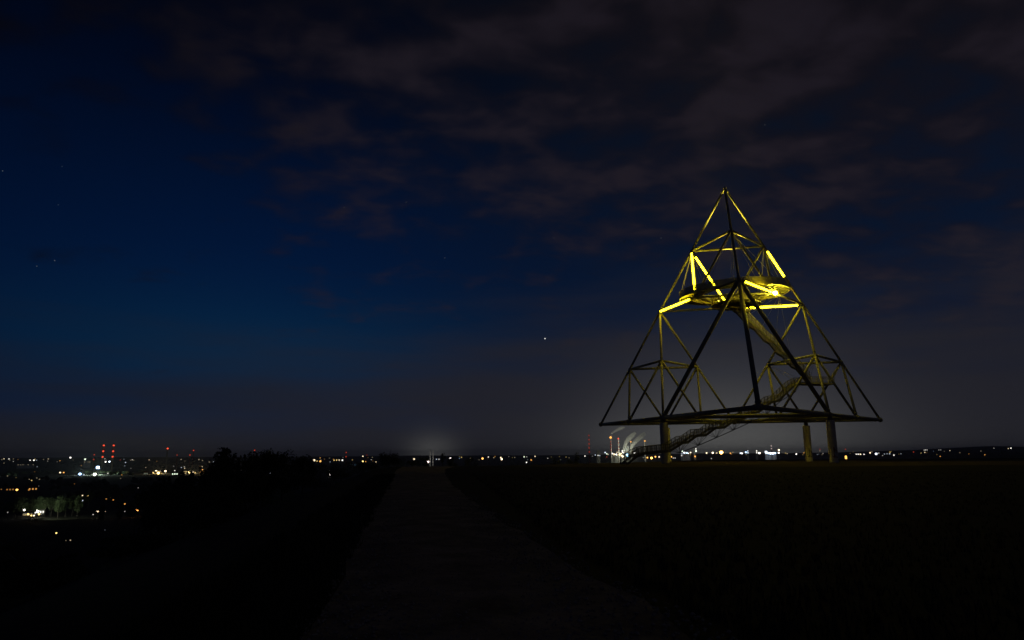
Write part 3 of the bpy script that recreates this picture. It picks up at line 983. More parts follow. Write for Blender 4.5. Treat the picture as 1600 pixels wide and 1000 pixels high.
# cluster phrase -> lamps (px, py, colour, size in photo px, brightness)
LIGHTS = {
 'horizon lamps left of twin red-lit chimneys': [(3, 718, 'warm white', 1.6, .12), (14, 717, 'white', 2.0, .5), (21, 717, 'warm white', 1.4, .12), (28, 718, 'orange', 1.4, .1), (47, 719, 'white', 2.0, .8), (53, 719, 'white', 2.2, 1.3), (68, 718, 'warm white', 1.4, .12), (110, 715, 'white', 2.6, 1.5), (133, 717.5, 'greenish white', 2.8, 1.0), (133, 721.5, 'yellow', 1.8, .3), (138, 721.8, 'warm white', 1.8, .3)],
 'lamps at feet of twin red-lit chimneys': [(165, 721.5, 'white', 2.4, 1.6), (171, 721.2, 'cool white', 2.8, 2.2), (188, 718.5, 'red', 1.4, .2), (204, 719, 'warm white', 1.4, .15), (209, 719, 'warm white', 1.4, .15), (233, 718.5, 'warm white', 1.6, .3)],
 'works lamps below twin red-lit chimneys': [(94, 738.3, 'warm white', 2.4, 1.2), (99.5, 738.3, 'orange', 2.2, .9), (125, 740.5, 'blue-white', 4.0, 3.0), (131, 742, 'cool white', 2.0, .5), (148, 741, 'greenish white', 4.8, 3.0), (153, 730.5, 'blue-white', 5.2, 7.0), (168.5, 739.6, 'white', 1.8, .5)],
 'house lamps at left edge above lit trees': [(2, 764.5, 'orange', 1.8, .15), (26.5, 765.2, 'orange', 3.4, 2.0), (45, 765.5, 'orange', 2.2, .3)],
 'yard lamps before the lit green trees': [(12, 800.5, 'white', 1.8, .2), (38, 796.5, 'white', 3.6, 7.0), (44, 803.5, 'yellow', 2.6, 2.0), (49, 805.5, 'yellow', 2.4, 1.4), (53, 805.5, 'warm white', 2.4, 1.4), (58, 798.5, 'white', 5.0, 16.0), (61, 803.5, 'yellow', 2.6, 2.0)],
 'lamps between trees right of lit yard': [(129, 774.3, 'warm white', 2.2, 1.0), (137, 774.8, 'yellow', 2.4, .5), (128.5, 782, 'cool white', 2.4, 1.0), (145.5, 804, 'white', 1.6, .4), (152.5, 799, 'warm white', 4.0, 3.0), (163.5, 799.3, 'warm white', 2.4, .9), (166, 779.5, 'orange', 1.8, .3), (177, 781, 'orange', 2.2, .3), (195, 787.3, 'orange', 2.4, .5), (195, 799, 'white', 1.6, .25), (216, 762, 'white', 1.6, .15), (214, 797, 'orange', 4.2, 4.0)],
 'lowest lamps on dark lowland at left': [(88, 832.8, 'yellow', 2.8, .9), (103, 844.5, 'warm white', 1.4, .10), (110, 844, 'warm white', 2.0, .25), (164, 828, 'cool white', 1.4, .05)],
 'warm town lamps left of pointed tree': [(229, 736.8, 'warm white', 2.6, 1.6), (240, 738.5, 'yellow', 2.8, 1.2), (244, 736, 'warm white', 3.0, 2.0), (247.5, 739.0, 'yellow', 4.4, 3.0), (250.5, 737, 'warm white', 2.6, 1.6), (258.5, 736, 'warm white', 3.0, 2.4), (273, 735.3, 'white', 1.8, .6), (288.5, 731.6, 'warm white', 1.6, .5), (296, 737.5, 'yellow', 2.8, 2.0), (302, 737.8, 'warm white', 2.0, 1.2), (305, 738.3, 'yellow', 1.8, .8), (314.5, 739, 'orange', 3.4, 4.0), (316.5, 734, 'orange', 2.0, .8), (330, 734.2, 'warm white', 2.4, 1.0), (343.5, 734.3, 'yellow', 1.8, .4)],
 'lamps glinting through the slope trees': [(422.5, 739.3, 'cool white', 2.6, 1.6), (446, 721.6, 'orange', 1.6, .4), (515.5, 741.5, 'white', 3.0, 2.4), (377, 735.5, 'white', 1.6, .2)],
 'lamps between slope thicket and round bush': [(491, 719, 'warm white', 3.2, 1.4), (495.5, 720.3, 'yellow', 2.0, .6), (500.5, 720.6, 'orange', 3.0, 1.2), (522, 719, 'yellow', 2.0, .6), (526, 718.8, 'yellow', 2.0, .7), (530, 718.8, 'warm white', 2.0, .7), (535, 719, 'white', 2.6, 1.0), (550, 726, 'cyan', 2.0, .25), (555, 726.5, 'cool white', 1.8, .25), (567, 712.8, 'warm white', 2.2, .9), (567, 720.7, 'yellow', 2.8, 1.2), (571.5, 721.2, 'orange', 2.0, .5), (587.5, 721.7, 'warm white', 1.8, .5)],
 'lamps around the twin pale chimneys': [(647, 717.2, 'warm white', 2.8, 1.0), (669, 721.5, 'pinkish white', 3.2, 3.0), (682, 717.6, 'cool white', 1.8, .5), (686, 717.6, 'white', 1.8, .5), (703.6, 716, 'white', 3.0, 2.2), (718, 716, 'blue-white', 1.6, .2)],
 'horizon lamps between path and red-lit mast': [(754, 716.4, 'orange', 3.0, 2.4), (763, 714, 'white', 2.0, .7), (771.6, 715, 'warm white', 1.6, .25), (782.6, 714.8, 'warm white', 2.4, 1.0), (784, 717.4, 'warm white', 3.0, 2.2), (795, 713.2, 'white', 1.4, .1), (819, 713.7, 'greenish white', 2.2, .8), (823, 713.8, 'white', 1.6, .25), (836, 713, 'warm white', 2.0, .7), (830, 718.6, 'orange', 2.6, .6), (822.7, 722.4, 'white', 2.0, 1.2), (856, 716, 'white', 1.6, .3)],
 'works lamps around the smoking chimneys': [(914, 712.5, 'white', 2.2, .8), (934.5, 711.5, 'white', 2.0, .6), (937, 711.8, 'cool white', 1.8, .4), (945.5, 707, 'cool white', 2.2, .9), (948, 709, 'greenish white', 2.2, .9), (948, 714, 'red', 1.8, .25), (957, 708.6, 'white', 2.4, 1.2), (959.7, 709.6, 'warm white', 2.4, 1.4), (963, 710, 'white', 2.6, 1.8), (964.2, 706.6, 'warm white', 1.8, .8), (968.5, 710, 'yellow', 3.2, 3.0), (970.6, 708.4, 'warm white', 2.0, 1.6), (972.5, 712.8, 'warm white', 3.6, 4.0), (972.4, 704.6, 'white', 2.2, 1.4), (974, 707.4, 'white', 2.0, 1.0), (980.4, 711, 'cyan', 4.2, 6.0), (991.2, 707.8, 'white', 2.8, 2.4)],
 'lamps under the foot of the stairs': [(1005, 715, 'white', 1.4, .2), (1011.5, 715, 'orange', 2.6, 1.6), (1018, 715.6, 'orange', 3.8, 3.6), (1024, 713.6, 'orange', 2.6, 1.6), (1030, 713.8, 'warm white', 2.2, 1.4), (1048.8, 713.6, 'orange', 2.6, 1.8), (1052, 715.6, 'white', 1.6, .6), (1055, 715.6, 'white', 1.6, .6)],
 'works lamps seen below the stair truss': [(1066, 704.9, 'greenish white', 2.2, 1.6), (1069, 707.3, 'cool white', 2.6, 2.2), (1073, 707.6, 'blue-white', 2.6, 2.2), (1075.5, 708.4, 'white', 2.0, 1.4), (1079, 707, 'warm white', 2.2, 1.6), (1087.3, 701.3, 'white', 2.0, 1.0), (1087.6, 704.8, 'greenish white', 2.6, 1.8), (1065, 712, 'white', 2.0, .5), (1086, 713, 'orange', 2.6, 1.2)],
 'lamps around the brightest orange lamp': [(1104, 707.6, 'warm white', 2.4, 1.6), (1113.6, 707.4, 'warm white', 3.0, 2.6), (1120, 707.6, 'warm white', 1.8, .7), (1127, 706.8, 'orange', 5.6, 9.0), (1111.6, 716.4, 'white', 1.8, .4), (1141.2, 708, 'orange', 2.2, .9)],
 'works lamps left of rear right pillar': [(1157, 708, 'cool white', 2.2, 1.6), (1159.4, 708.3, 'white', 2.4, 2.2), (1165.4, 706.6, 'blue-white', 2.8, 2.2), (1186.5, 707.8, 'white', 3.0, 3.0), (1197, 706.2, 'cool white', 3.6, 3.4), (1200.5, 708, 'blue-white', 2.8, 3.0), (1204, 708.2, 'cool white', 3.4, 4.0), (1207.5, 708.2, 'cool white', 3.4, 4.0), (1211, 708, 'blue-white', 3.0, 3.0), (1217, 703.3, 'warm white', 3.0, 2.4), (1216.7, 707.6, 'white', 2.6, 2.0), (1244.2, 709.4, 'white', 2.4, 1.4)],
 'dim lamps between two right pillars': [(1281, 702, 'red', 1.4, .25), (1281, 704.4, 'warm white', 1.4, .2), (1286, 708.4, 'white', 1.6, .2)],
 'far lamps right of front right pillar': [(1321, 702, 'red', 1.6, .4), (1338, 709.6, 'white', 2.0, .8), (1341, 709.6, 'white', 2.0, 1.0), (1344.5, 709.7, 'warm white', 2.2, 1.2), (1350, 709.8, 'white', 2.0, .9), (1359.6, 707.5, 'warm white', 2.4, 1.2), (1369, 709, 'cool white', 3.4, 2.4), (1373, 708, 'white', 1.6, .4), (1379, 711.6, 'white', 1.4, .25), (1382, 709.3, 'cool white', 1.6, .3), (1386, 709, 'cool white', 1.6, .3), (1390, 709, 'cool white', 1.8, .4), (1396.6, 711, 'white', 2.0, 1.0)],
 'far lamps by wooded hill at right': [(1427.5, 706.3, 'red', 1.5, .3), (1444, 703.2, 'white', 1.5, .4), (1446, 703, 'white', 1.6, .5), (1448.5, 703, 'white', 1.5, .4), (1445, 706.8, 'warm white', 1.8, .6), (1467, 703, 'white', 1.4, .2), (1470, 703, 'white', 1.4, .2), (1469, 713, 'orange', 1.8, .4), (1553, 700.2, 'white', 1.4, .2), (1575.5, 700.8, 'warm white', 1.6, .4), (1579.5, 700.2, 'white', 2.0, 1.0)],
}
LAMP_GAIN = 1.9
rl = random.Random(41)
for phrase, x0, x1, y0, y1, n in (('faint horizon lamps at the left edge', 2, 230, 716.5, 724, 16), ('faint plain lamps below the horizon at left', 5, 235, 727, 760, 18), ('faint town lamps left of pointed tree', 225, 335, 728, 741, 14),
                                  ('faint horizon lamps above the slope bushes', 236, 345, 717, 722, 8), ('faint horizon lamps over the flat bushes', 485, 588, 714.5, 722, 12), ('faint horizon lamps right of path end', 715, 905, 713, 718.5, 16),
                                  ('faint lamps below the smoking chimneys', 925, 1000, 709, 714.5, 12), ('faint horizon lamps under the tower', 1058, 1150, 706.5, 711, 12), ('faint horizon lamps beside right pillars', 1152, 1330, 707, 711, 14), ('faint horizon lamps at the right edge', 1332, 1595, 704, 711, 16)):
    lst = []
    while len(lst) < n:
        c = rl.random()
        lst.append((rl.uniform(x0, x1), y0 + (y1 - y0) * rl.random() ** 1.3, rl.choice(('warm white', 'warm white', 'orange', 'yellow', 'white', 'cool white')), rl.uniform(1.3, 1.9), 0.06 + 0.5 * rl.random() ** 3))
    LIGHTS[phrase] = lst


def far_lamp(px, py, col, size, br, label, group):
    Y = on_land(px, py, 8.0, 3980.0 if 'smoking' in group else 5200.0)
    p = pix(px, py, Y)
    g = lowland(p.x, p.y) if Y > 260 else ground(p.x, p.y)
    r = 0.5 * size * Y / F_PX * 0.92
    h = max(p.z - g, 5.0)
    g = p.z - h
    tall = h > 16
    mb = MB()
    pr = max(0.10, r * 0.16)
    mb.lathe((0, 0, -0.5), [(pr * 1.6, 0), (pr * 1.2, h * 0.1), (pr * 0.8, h - r * 0.8)], 6, 0)
    mb.lathe((0, 0, h + r * 0.78), [(r * 0.75, 0), (r * 0.3, r * 0.28)], 8, 0)
    mb.ball((0, 0, h), r, 10, 1)
    o = mb.build('floodlight_mast' if tall else 'street_lamp', [POLE, lampmat(col, br * LAMP_GAIN)])
    o.location = (p.x, p.y, g)
    tag(o, label, 'floodlight' if tall else 'lamp', group)


for phrase, lst in LIGHTS.items():
    lst = sorted(lst, key=lambda q: q[0])
    for i, (px, py, col, size, br) in enumerate(lst):
        w = 'rightmost' if i == len(lst) - 1 else (ORD[i] if i == 0 else ORD[i] + ' from left')
        far_lamp(px, py, col, size, br, '%s lamp, %s among %s' % (col, w, phrase), phrase)


# ---- chimneys and masts with red warning lamps
def chimney(name, px, top_y, base_y, w_px, Y, lamps, label, cat, shaft=CHIM, bands=True, lattice=False, lamp_px=2.4, lamp_b=1.2, col='red', top_lamp=None):
    t = pix(px, top_y, Y); b = pix(px, base_y, Y)
    g = min(lowland(b.x, b.y), b.z); h = t.z - g
    r = w_px * Y / F_PX / 2
    root = empty(name, (t.x, t.y, g)); tag(root, label, cat)
    if lattice:
        mb = MB(); n = 9
        for q in range(3):
            a = q * 2.094
            mb.tube((r * math.cos(a), r * math.sin(a), -1), (r * .4 * math.cos(a), r * .4 * math.sin(a), h), r * 0.22, r * 0.14, n=5)
        for i in range(n):
            for q in range(3):
                a, c = q * 2.094, (q + 1) * 2.094; f0, f1 = 1 - .6 * i / n, 1 - .6 * (i + 1) / n
                mb.tube((r * f0 * math.cos(a), r * f0 * math.sin(a), h * i / n), (r * f1 * math.cos(c), r * f1 * math.sin(c), h * (i + 1) / n), r * 0.10, n=4)
        mb.build('lattice', CHIM_RD, root)
    else:
        mb = MB(); mb.lathe((0, 0, -2), [(r * 1.25, 0), (r * 1.05, h * 0.5), (r * 0.92, h + 1), (r * 0.98, h + 2)], 14); mb.build('shaft', shaft, root, True)
        if bands:
            for i in range(3):
                z0 = h * (0.62 + 0.13 * i); mb = MB()
                f = r * (1.05 - 0.13 * (0.24 + 0.26 * i)) * 1.03
                mb.lathe((0, 0, z0), [(f, 0), (f * 0.985, h * 0.06)], 14); mb.build('band', CHIM_RD, root, True)
        mb = MB(); mb.lathe((0, 0, h * 0.97), [(r * 1.3, 0), (r * 1.3, 0.8)], 14); mb.build('gallery', STEEL_DK, root)
    for i, ly in enumerate(lamps):
        p = pix(px, ly, Y); z = p.z - g
        lp, lb_, lc = (lamp_px, lamp_b, col)
        if top_lamp and i == 0: lp, lb_, lc = top_lamp
        rr = 0.5 * lp * Y / F_PX
        mb = MB()
        rad = r * (0.6 if lattice else 1.12)
        v = Vector((-t.x, -t.y, 0)).normalized() * rad
        mb.ball((v.x, v.y, z), rr, 10, 0, 0.8); mb.build('warning_lamp', lampmat(lc, lb_), root)
    return root


chimney('chimney', 162.5, 693, 724, 3.0, 3600, (696, 705, 714), 'tall chimney with three rows of red lamps, left of the lit pair', 'chimney', lamp_px=3.0, lamp_b=1.3)
chimney('chimney', 178, 693, 724, 3.0, 3650, (696, 705, 713.6), 'tall chimney with three rows of red lamps, right of the lit pair', 'chimney', lamp_px=3.0, lamp_b=1.3)
chimney('radio_mast', 147.6, 707, 722, 2.0, 4600, (710.5, 718), 'small red-lit mast left of the twin red-lit chimneys', 'mast', lattice=True, lamp_px=2.0, lamp_b=.5)
chimney('chimney', 262, 699, 727, 2.2, 4200, (700.8,), 'slim lone chimney with one orange-red lamp on its tip', 'chimney', bands=False, lamp_px=2.8, lamp_b=1.6, col='red')
chimney('radio_mast', 277, 708, 722, 1.8, 4800, (711,), 'dim red-lit mast left of the two staggered masts', 'mast', lattice=True, lamp_px=2.0, lamp_b=.4)
chimney('radio_mast', 297, 708.5, 722, 1.8, 4700, (711,), 'left and lower of the two staggered red-lit masts', 'mast', lattice=True, lamp_px=2.2, lamp_b=.6)
chimney('radio_mast', 302.5, 701.5, 722, 1.8, 4700, (703.8,), 'right and taller of the two staggered red-lit masts', 'mast', lattice=True, lamp_px=2.2, lamp_b=.7)
chimney('radio_mast', 398, 700.5, 722, 1.8, 4300, (703.5,), 'red-lit mast rising behind the slope thicket', 'mast', lattice=True, lamp_px=2.2, lamp_b=.6)
chimney('radio_mast', 541, 704.5, 722, 2.0, 4500, (707, 713.6), 'mast with two red lamps left of the round path bush', 'mast', lattice=True, lamp_px=2.0, lamp_b=.5)
chimney('radio_mast', 573, 709, 720, 1.6, 5000, (711,), 'faint red-lit mast just left of the round path bush', 'mast', lattice=True, lamp_px=1.6, lamp_b=.3)
PALE = mat('pale_lit_concrete', (0.72, 0.71, 0.68), 0.8, 0, 0.08, 0.1)
chimney('chimney', 672.4, 703, 719, 1.4, 4300, (), 'left of the two pale floodlit chimneys beyond the path end', 'chimney', shaft=PALE, bands=False)
chimney('chimney', 676.8, 703.4, 719, 1.4, 4300, (), 'right of the two pale floodlit chimneys beyond the path end', 'chimney', shaft=PALE, bands=False)
chimney('radio_mast', 920, 678.5, 714, 2.4, 4200, (680.5, 687, 693.6, 700, 706), 'tall lattice mast with five red lamps left of the smoking chimneys', 'mast', lattice=True, lamp_px=2.0, lamp_b=.45)
chimney('chimney', 954, 680, 713, 1.7, 4000, (683.6, 690, 694.5, 699, 703.5), 'tallest smoking chimney with a big orange-red lamp on top', 'chimney', bands=False, lamp_px=1.8, lamp_b=.45, top_lamp=(3.8, 2.2, 'orange'))
chimney('chimney', 966, 683.5, 713, 1.7, 4050, (685.4, 692, 698.5, 703), 'red-lit chimney just right of the tallest smoking chimney', 'chimney', bands=False, lamp_px=1.8, lamp_b=.45, top_lamp=(2.6, 1.4, 'red'))
chimney('chimney', 985.6, 689, 713, 2.0, 4100, (690.3,), 'orange-tipped chimney between the two steam plumes', 'chimney', bands=False, lamp_px=2.4, lamp_b=1.4, col='orange')
chimney('chimney', 1007.5, 688, 713, 2.0, 4100, (689,), 'orange-tipped chimney right of both steam plumes', 'chimney', bands=False, lamp_px=2.6, lamp_b=1.6, col='orange')
chimney('radio_mast', 1205, 695.5, 709, 1.4, 5000, (696.7, 701), 'thin mast with a pinkish lamp above the cool white works lamps', 'mast', lattice=True, lamp_px=1.8, lamp_b=.9, col='pinkish white')
chimney('radio_mast', 1458, 700, 709, 1.2, 5600, (705,), 'faint dark mast between the far white lamp strips at right', 'mast', lattice=True, lamp_px=1.2, lamp_b=.15, col='blue-white')


# ---- buildings
def house(px, base_y, w_px, h_px, label, seed, lit='orange', bright=0.5, wallm=None, Y=None, flat=False, lit_frac=0.6, nwin=3, floors=1, name='house', cat='house', turn=0.0):
    rnd = random.Random(seed)
    Y = Y or on_land(px, base_y, 0.0, 5200)
    p = pix(px, base_y, Y); g = min(lowland(p.x, p.y), p.z)
    w, h = w_px * Y / F_PX, h_px * Y / F_PX + (p.z - g) ; d = w * 0.7
    wall_h = h * (1.0 if flat else 0.62)
    root = empty(name, (p.x, p.y, g)); tag(root, label, cat)
    root.rotation_euler.z = -math.atan2(p.x, p.y) + turn
    mb = MB(); mb.box((0, 0, wall_h / 2 - 0.3), w, d, wall_h + 0.6); mb.build('wall', wallm or WALL, root)
    mb = MB()
    if flat: mb.box((0, 0, wall_h + 0.2), w * 1.02, d * 1.02, 0.4)
    else:
        k = len(mb.v); e = w * 0.56; f = d * 0.60; z0 = wall_h - 0.1
        for x in (-e, e): mb.v += [Vector((x, -f, z0)), Vector((x, f, z0)), Vector((x, 0, h))]
        for q in ((0, 2, 5, 3), (1, 4, 5, 2), (0, 1, 2), (3, 5, 4), (0, 3, 4, 1)): mb.face(tuple(k + i for i in q))
    mb.build('roof', ROOF if not flat else STEEL_DK, root)
    glow = lampmat(lit, bright); dark = mat('dark_glass', (0.02, 0.02, 0.025), 0.1)
    base0 = (p.z - g)
    for fl in range(floors):
        for i in range(nwin):
            x = w * (-0.5 + (i + 0.5) / nwin)
            z = base0 + (wall_h - base0) * (fl + 0.5) / floors
            on = rnd.random() < lit_frac
            ww, wh = w / nwin * 0.55, (wall_h - base0) / floors * 0.5
            mb = MB(); mb.box((x, -d / 2 - 0.06, z), ww, 0.16, wh); wn = mb.build('window', POLE, root)
            mb = MB(); mb.box((x, -d / 2 - 0.16, z), ww * 0.86, 0.06, wh * 0.86); mb.build('pane', glow if on else dark, wn)
    return root


house(15.5, 767, 11, 7, 'gabled house lit orange at the left edge above the lit trees', 31, 'orange', .35, lit_frac=.8)
house(51, 766.5, 12, 8, 'gabled house lit orange, right of its orange neighbour at the left edge', 32, 'orange', .8, lit_frac=1.0)
house(7, 767, 6, 5, 'small dim house at the very left edge beside the orange houses', 33, 'orange', .12, lit_frac=.5)
house(61, 803.5, 13, 7, 'white flat hall glaring beside the yard lamps below the lit trees', 34, 'white', 2.0, PALE, flat=True, lit_frac=1.0, nwin=4)
house(43, 806, 12, 4, 'low shed with a row of yellow windows in the lit yard', 35, 'yellow', .8, flat=True, lit_frac=.9, nwin=5, name='shed', cat='shed')
house(273, 742.5, 9, 6, 'bright white building in the row of warm town lights', 36, 'greenish white', 2.2, PALE, lit_frac=1.0, nwin=3)
house(227.5, 742, 6, 6, 'pale lit building at the left end of the warm town lights', 37, 'greenish white', .25, PALE, lit_frac=1.0)
house(291, 740, 8, 4, 'long yellow-lit building right of the bright white one', 38, 'yellow', .6, flat=True, lit_frac=1.0, nwin=4)
house(247, 741.5, 12, 5, 'yellow-lit building under the brightest warm town lamps', 39, 'yellow', .9, lit_frac=.8, nwin=4)
house(136, 724, 9, 4, 'low warm-lit block left of the twin red-lit chimneys', 40, 'warm white', .2, flat=True, lit_frac=.8, nwin=4, name='apartment_block', cat='building')
house(40, 727.2, 22, 2, 'long low hall with a dim warm window strip on the far plain', 41, 'warm white', .22, HALLM, flat=True, lit_frac=.6, nwin=7, name='industrial_hall', cat='hall')
house(148, 743.5, 10, 3.5, 'white-lit hall among the works lamps below the chimneys', 42, 'greenish white', .6, HALLM, flat=True, lit_frac=.8, nwin=5, name='industrial_hall', cat='hall')
house(126, 743, 9, 2.5, 'blue-white lit hall left among the works lamps below the chimneys', 43, 'blue-white', .5, HALLM, flat=True, lit_frac=.9, nwin=4, name='industrial_hall', cat='hall')
house(552, 728, 12, 3.5, 'dim bluish lit hall between slope thicket and round bush', 44, 'cyan', .10, HALLM, flat=True, lit_frac=.7, nwin=5, name='industrial_hall', cat='hall')
house(1168.8, 709, 2.4, 5.6, 'left of two slim white-glowing towers left of the rear right pillar', 45, 'cool white', 3.0, PALE, Y=4800, flat=True, lit_frac=1.0, nwin=1, floors=2, name='lit_tower', cat='building')
house(1182.6, 709, 3.0, 5.8, 'right of two slim white-glowing towers left of the rear right pillar', 46, 'white', 3.0, PALE, Y=4800, flat=True, lit_frac=1.0, nwin=1, floors=2, name='lit_tower', cat='building')
house(1204, 710, 16, 2.6, 'long cool white works hall left of the rear right pillar', 47, 'cool white', 2.0, HALLM, Y=5300, flat=True, lit_frac=.8, nwin=8, name='industrial_hall', cat='hall')
house(1071, 709.3, 14, 2.6, 'white-lit works hall seen below the stair truss', 48, 'cool white', 1.2, HALLM, Y=5300, flat=True, lit_frac=.7, nwin=7, name='industrial_hall', cat='hall')
house(1085.5, 709, 3.4, 8, 'greenish floodlit tower below the stair truss', 49, 'greenish white', .25, PALE, Y=5300, flat=True, lit_frac=.7, nwin=2, floors=3, name='lit_tower', cat='building')
house(980.5, 713, 5, 15.5, 'dark plant tower between the two steam plumes', 50, 'cyan', .25, STEEL_DK, Y=4080, flat=True, lit_frac=.15, nwin=2, floors=5, name='plant_tower', cat='building')
house(935, 713, 5, 9, 'dark stepped plant building left of the smoking chimneys', 51, 'warm white', .4, STEEL_DK, Y=4150, flat=True, lit_frac=.1, nwin=3, floors=3, name='plant_building', cat='building')
house(967, 713.5, 22, 3.6, 'long works hall at the feet of the smoking chimneys', 52, 'warm white', .9, STEEL_DK, Y=4120, flat=True, lit_frac=.55, nwin=9, name='industrial_hall', cat='hall')

# orange marker lamp on the plateau behind the front right pillar
mp = pix(1321.8, 714.6, 172.0)
root = empty('marker_lamp', (mp.x, mp.y, 0)); tag(root, 'oblong orange marker lamp on the plateau right of the front right pillar', 'lamp')
mb = MB(); mb.lathe((0, 0, 0), [(0.14, 0), (0.10, 0.1), (0.10, mp.z - 0.38)], 10); mb.build('post', POLE, root)
mb = MB(); mb.lathe((0, 0, mp.z - 0.38), [(0.20, 0), (0.22, 0.1), (0.22, 0.66), (0.18, 0.76)], 12); mb.build('lamp_glass', emit('marker_glow', (1.0, 0.48, 0.10), 2.2), root)
mb = MB(); mb.lathe((0, 0, mp.z + 0.39), [(0.26, 0), (0.05, 0.12)], 12); mb.build('cap', POLE, root)

# ---- trees in the lowland
L = bpy.data.lights.new('yard_fill_light', 'SPOT'); L.spot_size = math.radians(130); L.spot_blend = 0.6; L.energy = 3.4e4; L.color = (0.85, 1.0, 0.8); L.shadow_soft_size = 1.5  # bare spot without a fixture, added to light the tree row
lo = bpy.data.objects.new('yard_fill_light', L); C.objects.link(lo); lo.location = pix(66, 797, 800); lo.rotation_euler = Vector((0.12, 1, 0.22)).to_track_quat('-Z', 'Y').to_euler()
lit_px = [(27, 778, 14), (38, 777, 15), (50, 778, 15), (61, 777, 14), (72, 779, 15), (83, 777.5, 15), (94, 776, 16), (105, 777, 15), (115, 776, 14), (124, 774, 12)]
for i, (px, ty, w) in enumerate(lit_px):
    Y = 835 + 12 * (i % 3); p = pix(px, ty, Y); g = lowland(p.x, p.y)
    wd = ('leftmost' if i == 0 else 'rightmost' if i == len(lit_px) - 1 else ORD[i] + ' from left')
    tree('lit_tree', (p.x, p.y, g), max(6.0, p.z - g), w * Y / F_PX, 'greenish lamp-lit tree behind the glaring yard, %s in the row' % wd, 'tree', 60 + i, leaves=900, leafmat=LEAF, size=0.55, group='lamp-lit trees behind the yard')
for i, (px, ty, w) in enumerate(((118, 735.5, 7), (135, 736, 8), (141, 735.5, 8), (160, 736, 9), (170, 736.5, 8), (178, 737, 8))):
    Y = on_land(px, ty + 5.5, 0.0, 5200) + 30; p = pix(px, ty, Y); g = lowland(p.x, p.y)
    wd = ('leftmost' if i == 0 else 'rightmost' if i == 5 else ORD[i] + ' from left')
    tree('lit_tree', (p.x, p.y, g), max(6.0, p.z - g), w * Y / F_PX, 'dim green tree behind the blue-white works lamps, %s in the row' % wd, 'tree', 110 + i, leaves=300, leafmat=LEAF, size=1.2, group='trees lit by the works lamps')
for px, py, e, colr in ((128, 739.5, 2.4e5, (0.75, 0.95, 0.85)), (154, 739, 3.6e5, (0.75, 1.0, 0.8)), (249, 737.5, 2.5e5, (1.0, 0.8, 0.4)), (300, 737, 2.0e5, (1.0, 0.8, 0.4))):  # bare point lights added to brighten the trees and the town row
    Y = on_land(px, py, 8.0, 5200); L = bpy.data.lights.new('street_fill_light', 'POINT'); L.energy = e; L.color = colr; L.shadow_soft_size = 2.0
    lo = bpy.data.objects.new('street_fill_light', L); C.objects.link(lo); lo.location = pix(px, py, Y)
dk = [(118, 768, 12), (140, 766, 14), (180, 762, 18), (203, 758, 20), (222, 756, 20), (240, 762, 16), (160, 785, 14), (188, 783, 14), (207, 780, 14), (228, 782, 12)]
for i, (px, ty, w) in enumerate(dk):
    Y = 900 + 90 * (i % 4) if ty < 770 else 720 + 20 * (i % 3); p = pix(px, ty, Y); g = lowland(p.x, p.y)
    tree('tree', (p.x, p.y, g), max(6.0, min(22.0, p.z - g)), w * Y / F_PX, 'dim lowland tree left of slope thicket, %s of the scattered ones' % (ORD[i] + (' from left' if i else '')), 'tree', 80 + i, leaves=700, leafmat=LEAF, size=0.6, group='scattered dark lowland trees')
p = pix(214.5, 795, 640); g = lowland(p.x, p.y)
tree('lit_tree', (p.x + 1, p.y - 3.0, g), max(6.0, p.z - g + 1.0), 7, 'small tree glowing orange with a street lamp inside its crown', 'tree', 99, leaves=500, leafmat=LEAF, size=0.4)


def woodland():
    me = MB(); rnd = random.Random(21)
    def blob(x, y, z, r, h):
        k = len(me.v); n = 6
        for q, (f, u) in enumerate(((0.75, 0.05), (1.0, 0.45), (0.62, 0.82))):
            for i in range(n):
                a = 2 * math.pi * (i + 0.5 * (q % 2)) / n; rr = r * f * rnd.uniform(0.7, 1.25)
                me.v.append(Vector((x + rr * math.cos(a), y + rr * math.sin(a), z + h * u * rnd.uniform(0.85, 1.12))))
        me.v.append(Vector((x + rnd.uniform(-.2, .2) * r, y + rnd.uniform(-.2, .2) * r, z + h)))
        for q in range(2):
            for i in range(n):
                j = (i + 1) % n; me.face((k + q * n + i, k + q * n + j, k + (q + 1) * n + j, k + (q + 1) * n + i))
        for i in range(n): me.face((k + 2 * n + i, k + 2 * n + (i + 1) % n, k + 3 * n))
    lamps = [(math.atan2(o.location.x, o.location.y), math.hypot(o.location.x, o.location.y)) for o in C.objects if o.get('category') in ('lamp', 'floodlight', 'house', 'shed', 'building', 'hall')]
    for i in range(15000):
        a = math.radians(rnd.uniform(-44, 44)); r = 330 * (28 ** rnd.random())
        x, y = r * math.sin(a), r * math.cos(a)
        if noise.noise(Vector((x / 420, y / 420, 9))) + 0.25 * noise.noise(Vector((x / 90, y / 90, 2))) < -0.02 and r > 700: continue
        if ground(x, y) > lowland(x, y) + 12: continue
        if any(abs(a - la) * r < 22 + r * 0.0022 and -60 < lr - r < 60 + 0.30 * r for la, lr in lamps): continue
        h = rnd.uniform(7, 15)
        blob(x, y, lowland(x, y) - 0.5, h * rnd.uniform(0.4, 0.65) * (1 + r / 6000), h)
    tag(me.build('woodland', LEAF2), 'dark mass of woods covering the lowland below', 'woods', kind='stuff')


woodland()


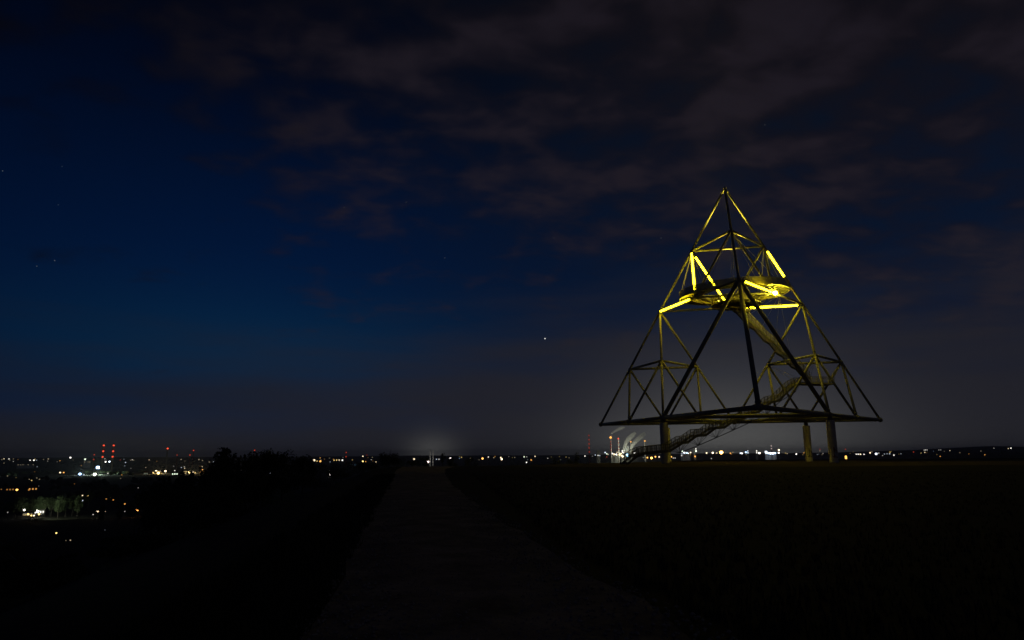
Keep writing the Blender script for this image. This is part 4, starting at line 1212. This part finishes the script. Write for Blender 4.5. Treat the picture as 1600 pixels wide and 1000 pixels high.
# ---- steam
def plume(pts, radii, label, dens, seed, name='steam_plume'):
    mb = MB(); n = 12; k = 0; rnd = random.Random(seed)
    for i, (p, r) in enumerate(zip(pts, radii)):
        d = (pts[min(i + 1, len(pts) - 1)] - pts[max(i - 1, 0)]).normalized()
        u = d.cross(Vector((0, 1, 0))).normalized(); w = d.cross(u)
        for q in range(n):
            a = 2 * math.pi * q / n; rr = r * rnd.uniform(0.82, 1.18)
            mb.v.append(p + (u * math.cos(a) + w * math.sin(a)) * rr)
    for i in range(len(pts) - 1):
        for q in range(n):
            j = (q + 1) % n; mb.face((i * n + q, i * n + j, (i + 1) * n + j, (i + 1) * n + q))
    mb.face(tuple(reversed(range(n)))); mb.face(tuple((len(pts) - 1) * n + q for q in range(n)))
    m = bpy.data.materials.new('steam'); m.use_nodes = True
    t = m.node_tree; t.nodes.clear()
    v = t.nodes.new('ShaderNodeVolumePrincipled'); v.inputs['Color'].default_value = (0.95, 0.95, 0.92, 1); v.inputs['Density'].default_value = dens
    o = t.nodes.new('ShaderNodeOutputMaterial'); t.links.new(v.outputs[0], o.inputs['Volume'])
    ob = mb.build(name, m)
    tag(ob, label, 'steam', kind='stuff')


def px_plume(pxs, rads, Y, label, dens, seed):
    pts = [pix(x, y, Y) for x, y in pxs]
    plume(pts, [1.2 * r * Y / F_PX for r in rads], label, dens, seed)


px_plume([(974.5, 707), (975, 702), (976.5, 696), (979, 690), (983, 685), (988, 680), (993, 676)], [1.6, 1.9, 2.2, 2.6, 3.0, 3.2, 2.2], 4060, 'left of two bent steam plumes rising from the lit works', 0.032, 1)
px_plume([(985.5, 707), (986, 702), (988, 697), (992, 691), (997, 686), (1003, 681), (1008, 677)], [1.6, 1.9, 2.2, 2.6, 3.0, 3.2, 2.2], 4060, 'right of two bent steam plumes rising from the lit works', 0.032, 2)
px_plume([(954.6, 678.5), (957, 676), (961, 673.5), (966, 671), (971, 669), (976, 667.5)], [0.9, 1.2, 1.5, 1.8, 2.0, 1.2], 4000, 'pale smoke streaming right from the tallest chimney', 0.032, 3)
# bare point lights added to brighten the steam, the smoke and the pale chimneys
for px, py, Y, e, colr in ((976, 706, 4000, 3.4e5, (0.95, 1.0, 0.75)), (987, 706, 4000, 3.4e5, (1.0, 1.0, 0.75)), (957, 681.5, 3960, 3.0e4, (1.0, 0.9, 0.75)), (669, 719, 4240, 3e4, (1.0, 0.95, 0.85))):
    L = bpy.data.lights.new('works_fill_light', 'POINT'); L.energy = e; L.color = colr; L.shadow_soft_size = 3.0
    lo = bpy.data.objects.new('works_fill_light', L); C.objects.link(lo); lo.location = pix(px, py, Y)


# ------------------------------------------------------------------ haze
def make_haze():
    mb = MB(); mb.box((0, 8000, 60), 44000, 44000, 290)
    m = bpy.data.materials.new('thin_haze'); m.use_nodes = True
    t = m.node_tree; t.nodes.clear()
    v = t.nodes.new('ShaderNodeVolumePrincipled'); v.inputs['Color'].default_value = (0.9, 0.93, 1.0, 1); v.inputs['Density'].default_value = 4.5e-5
    o = t.nodes.new('ShaderNodeOutputMaterial'); t.links.new(v.outputs[0], o.inputs['Volume'])
    tag(mb.build('haze', m), 'thin night haze over the whole plain', 'haze', kind='stuff')


make_haze()
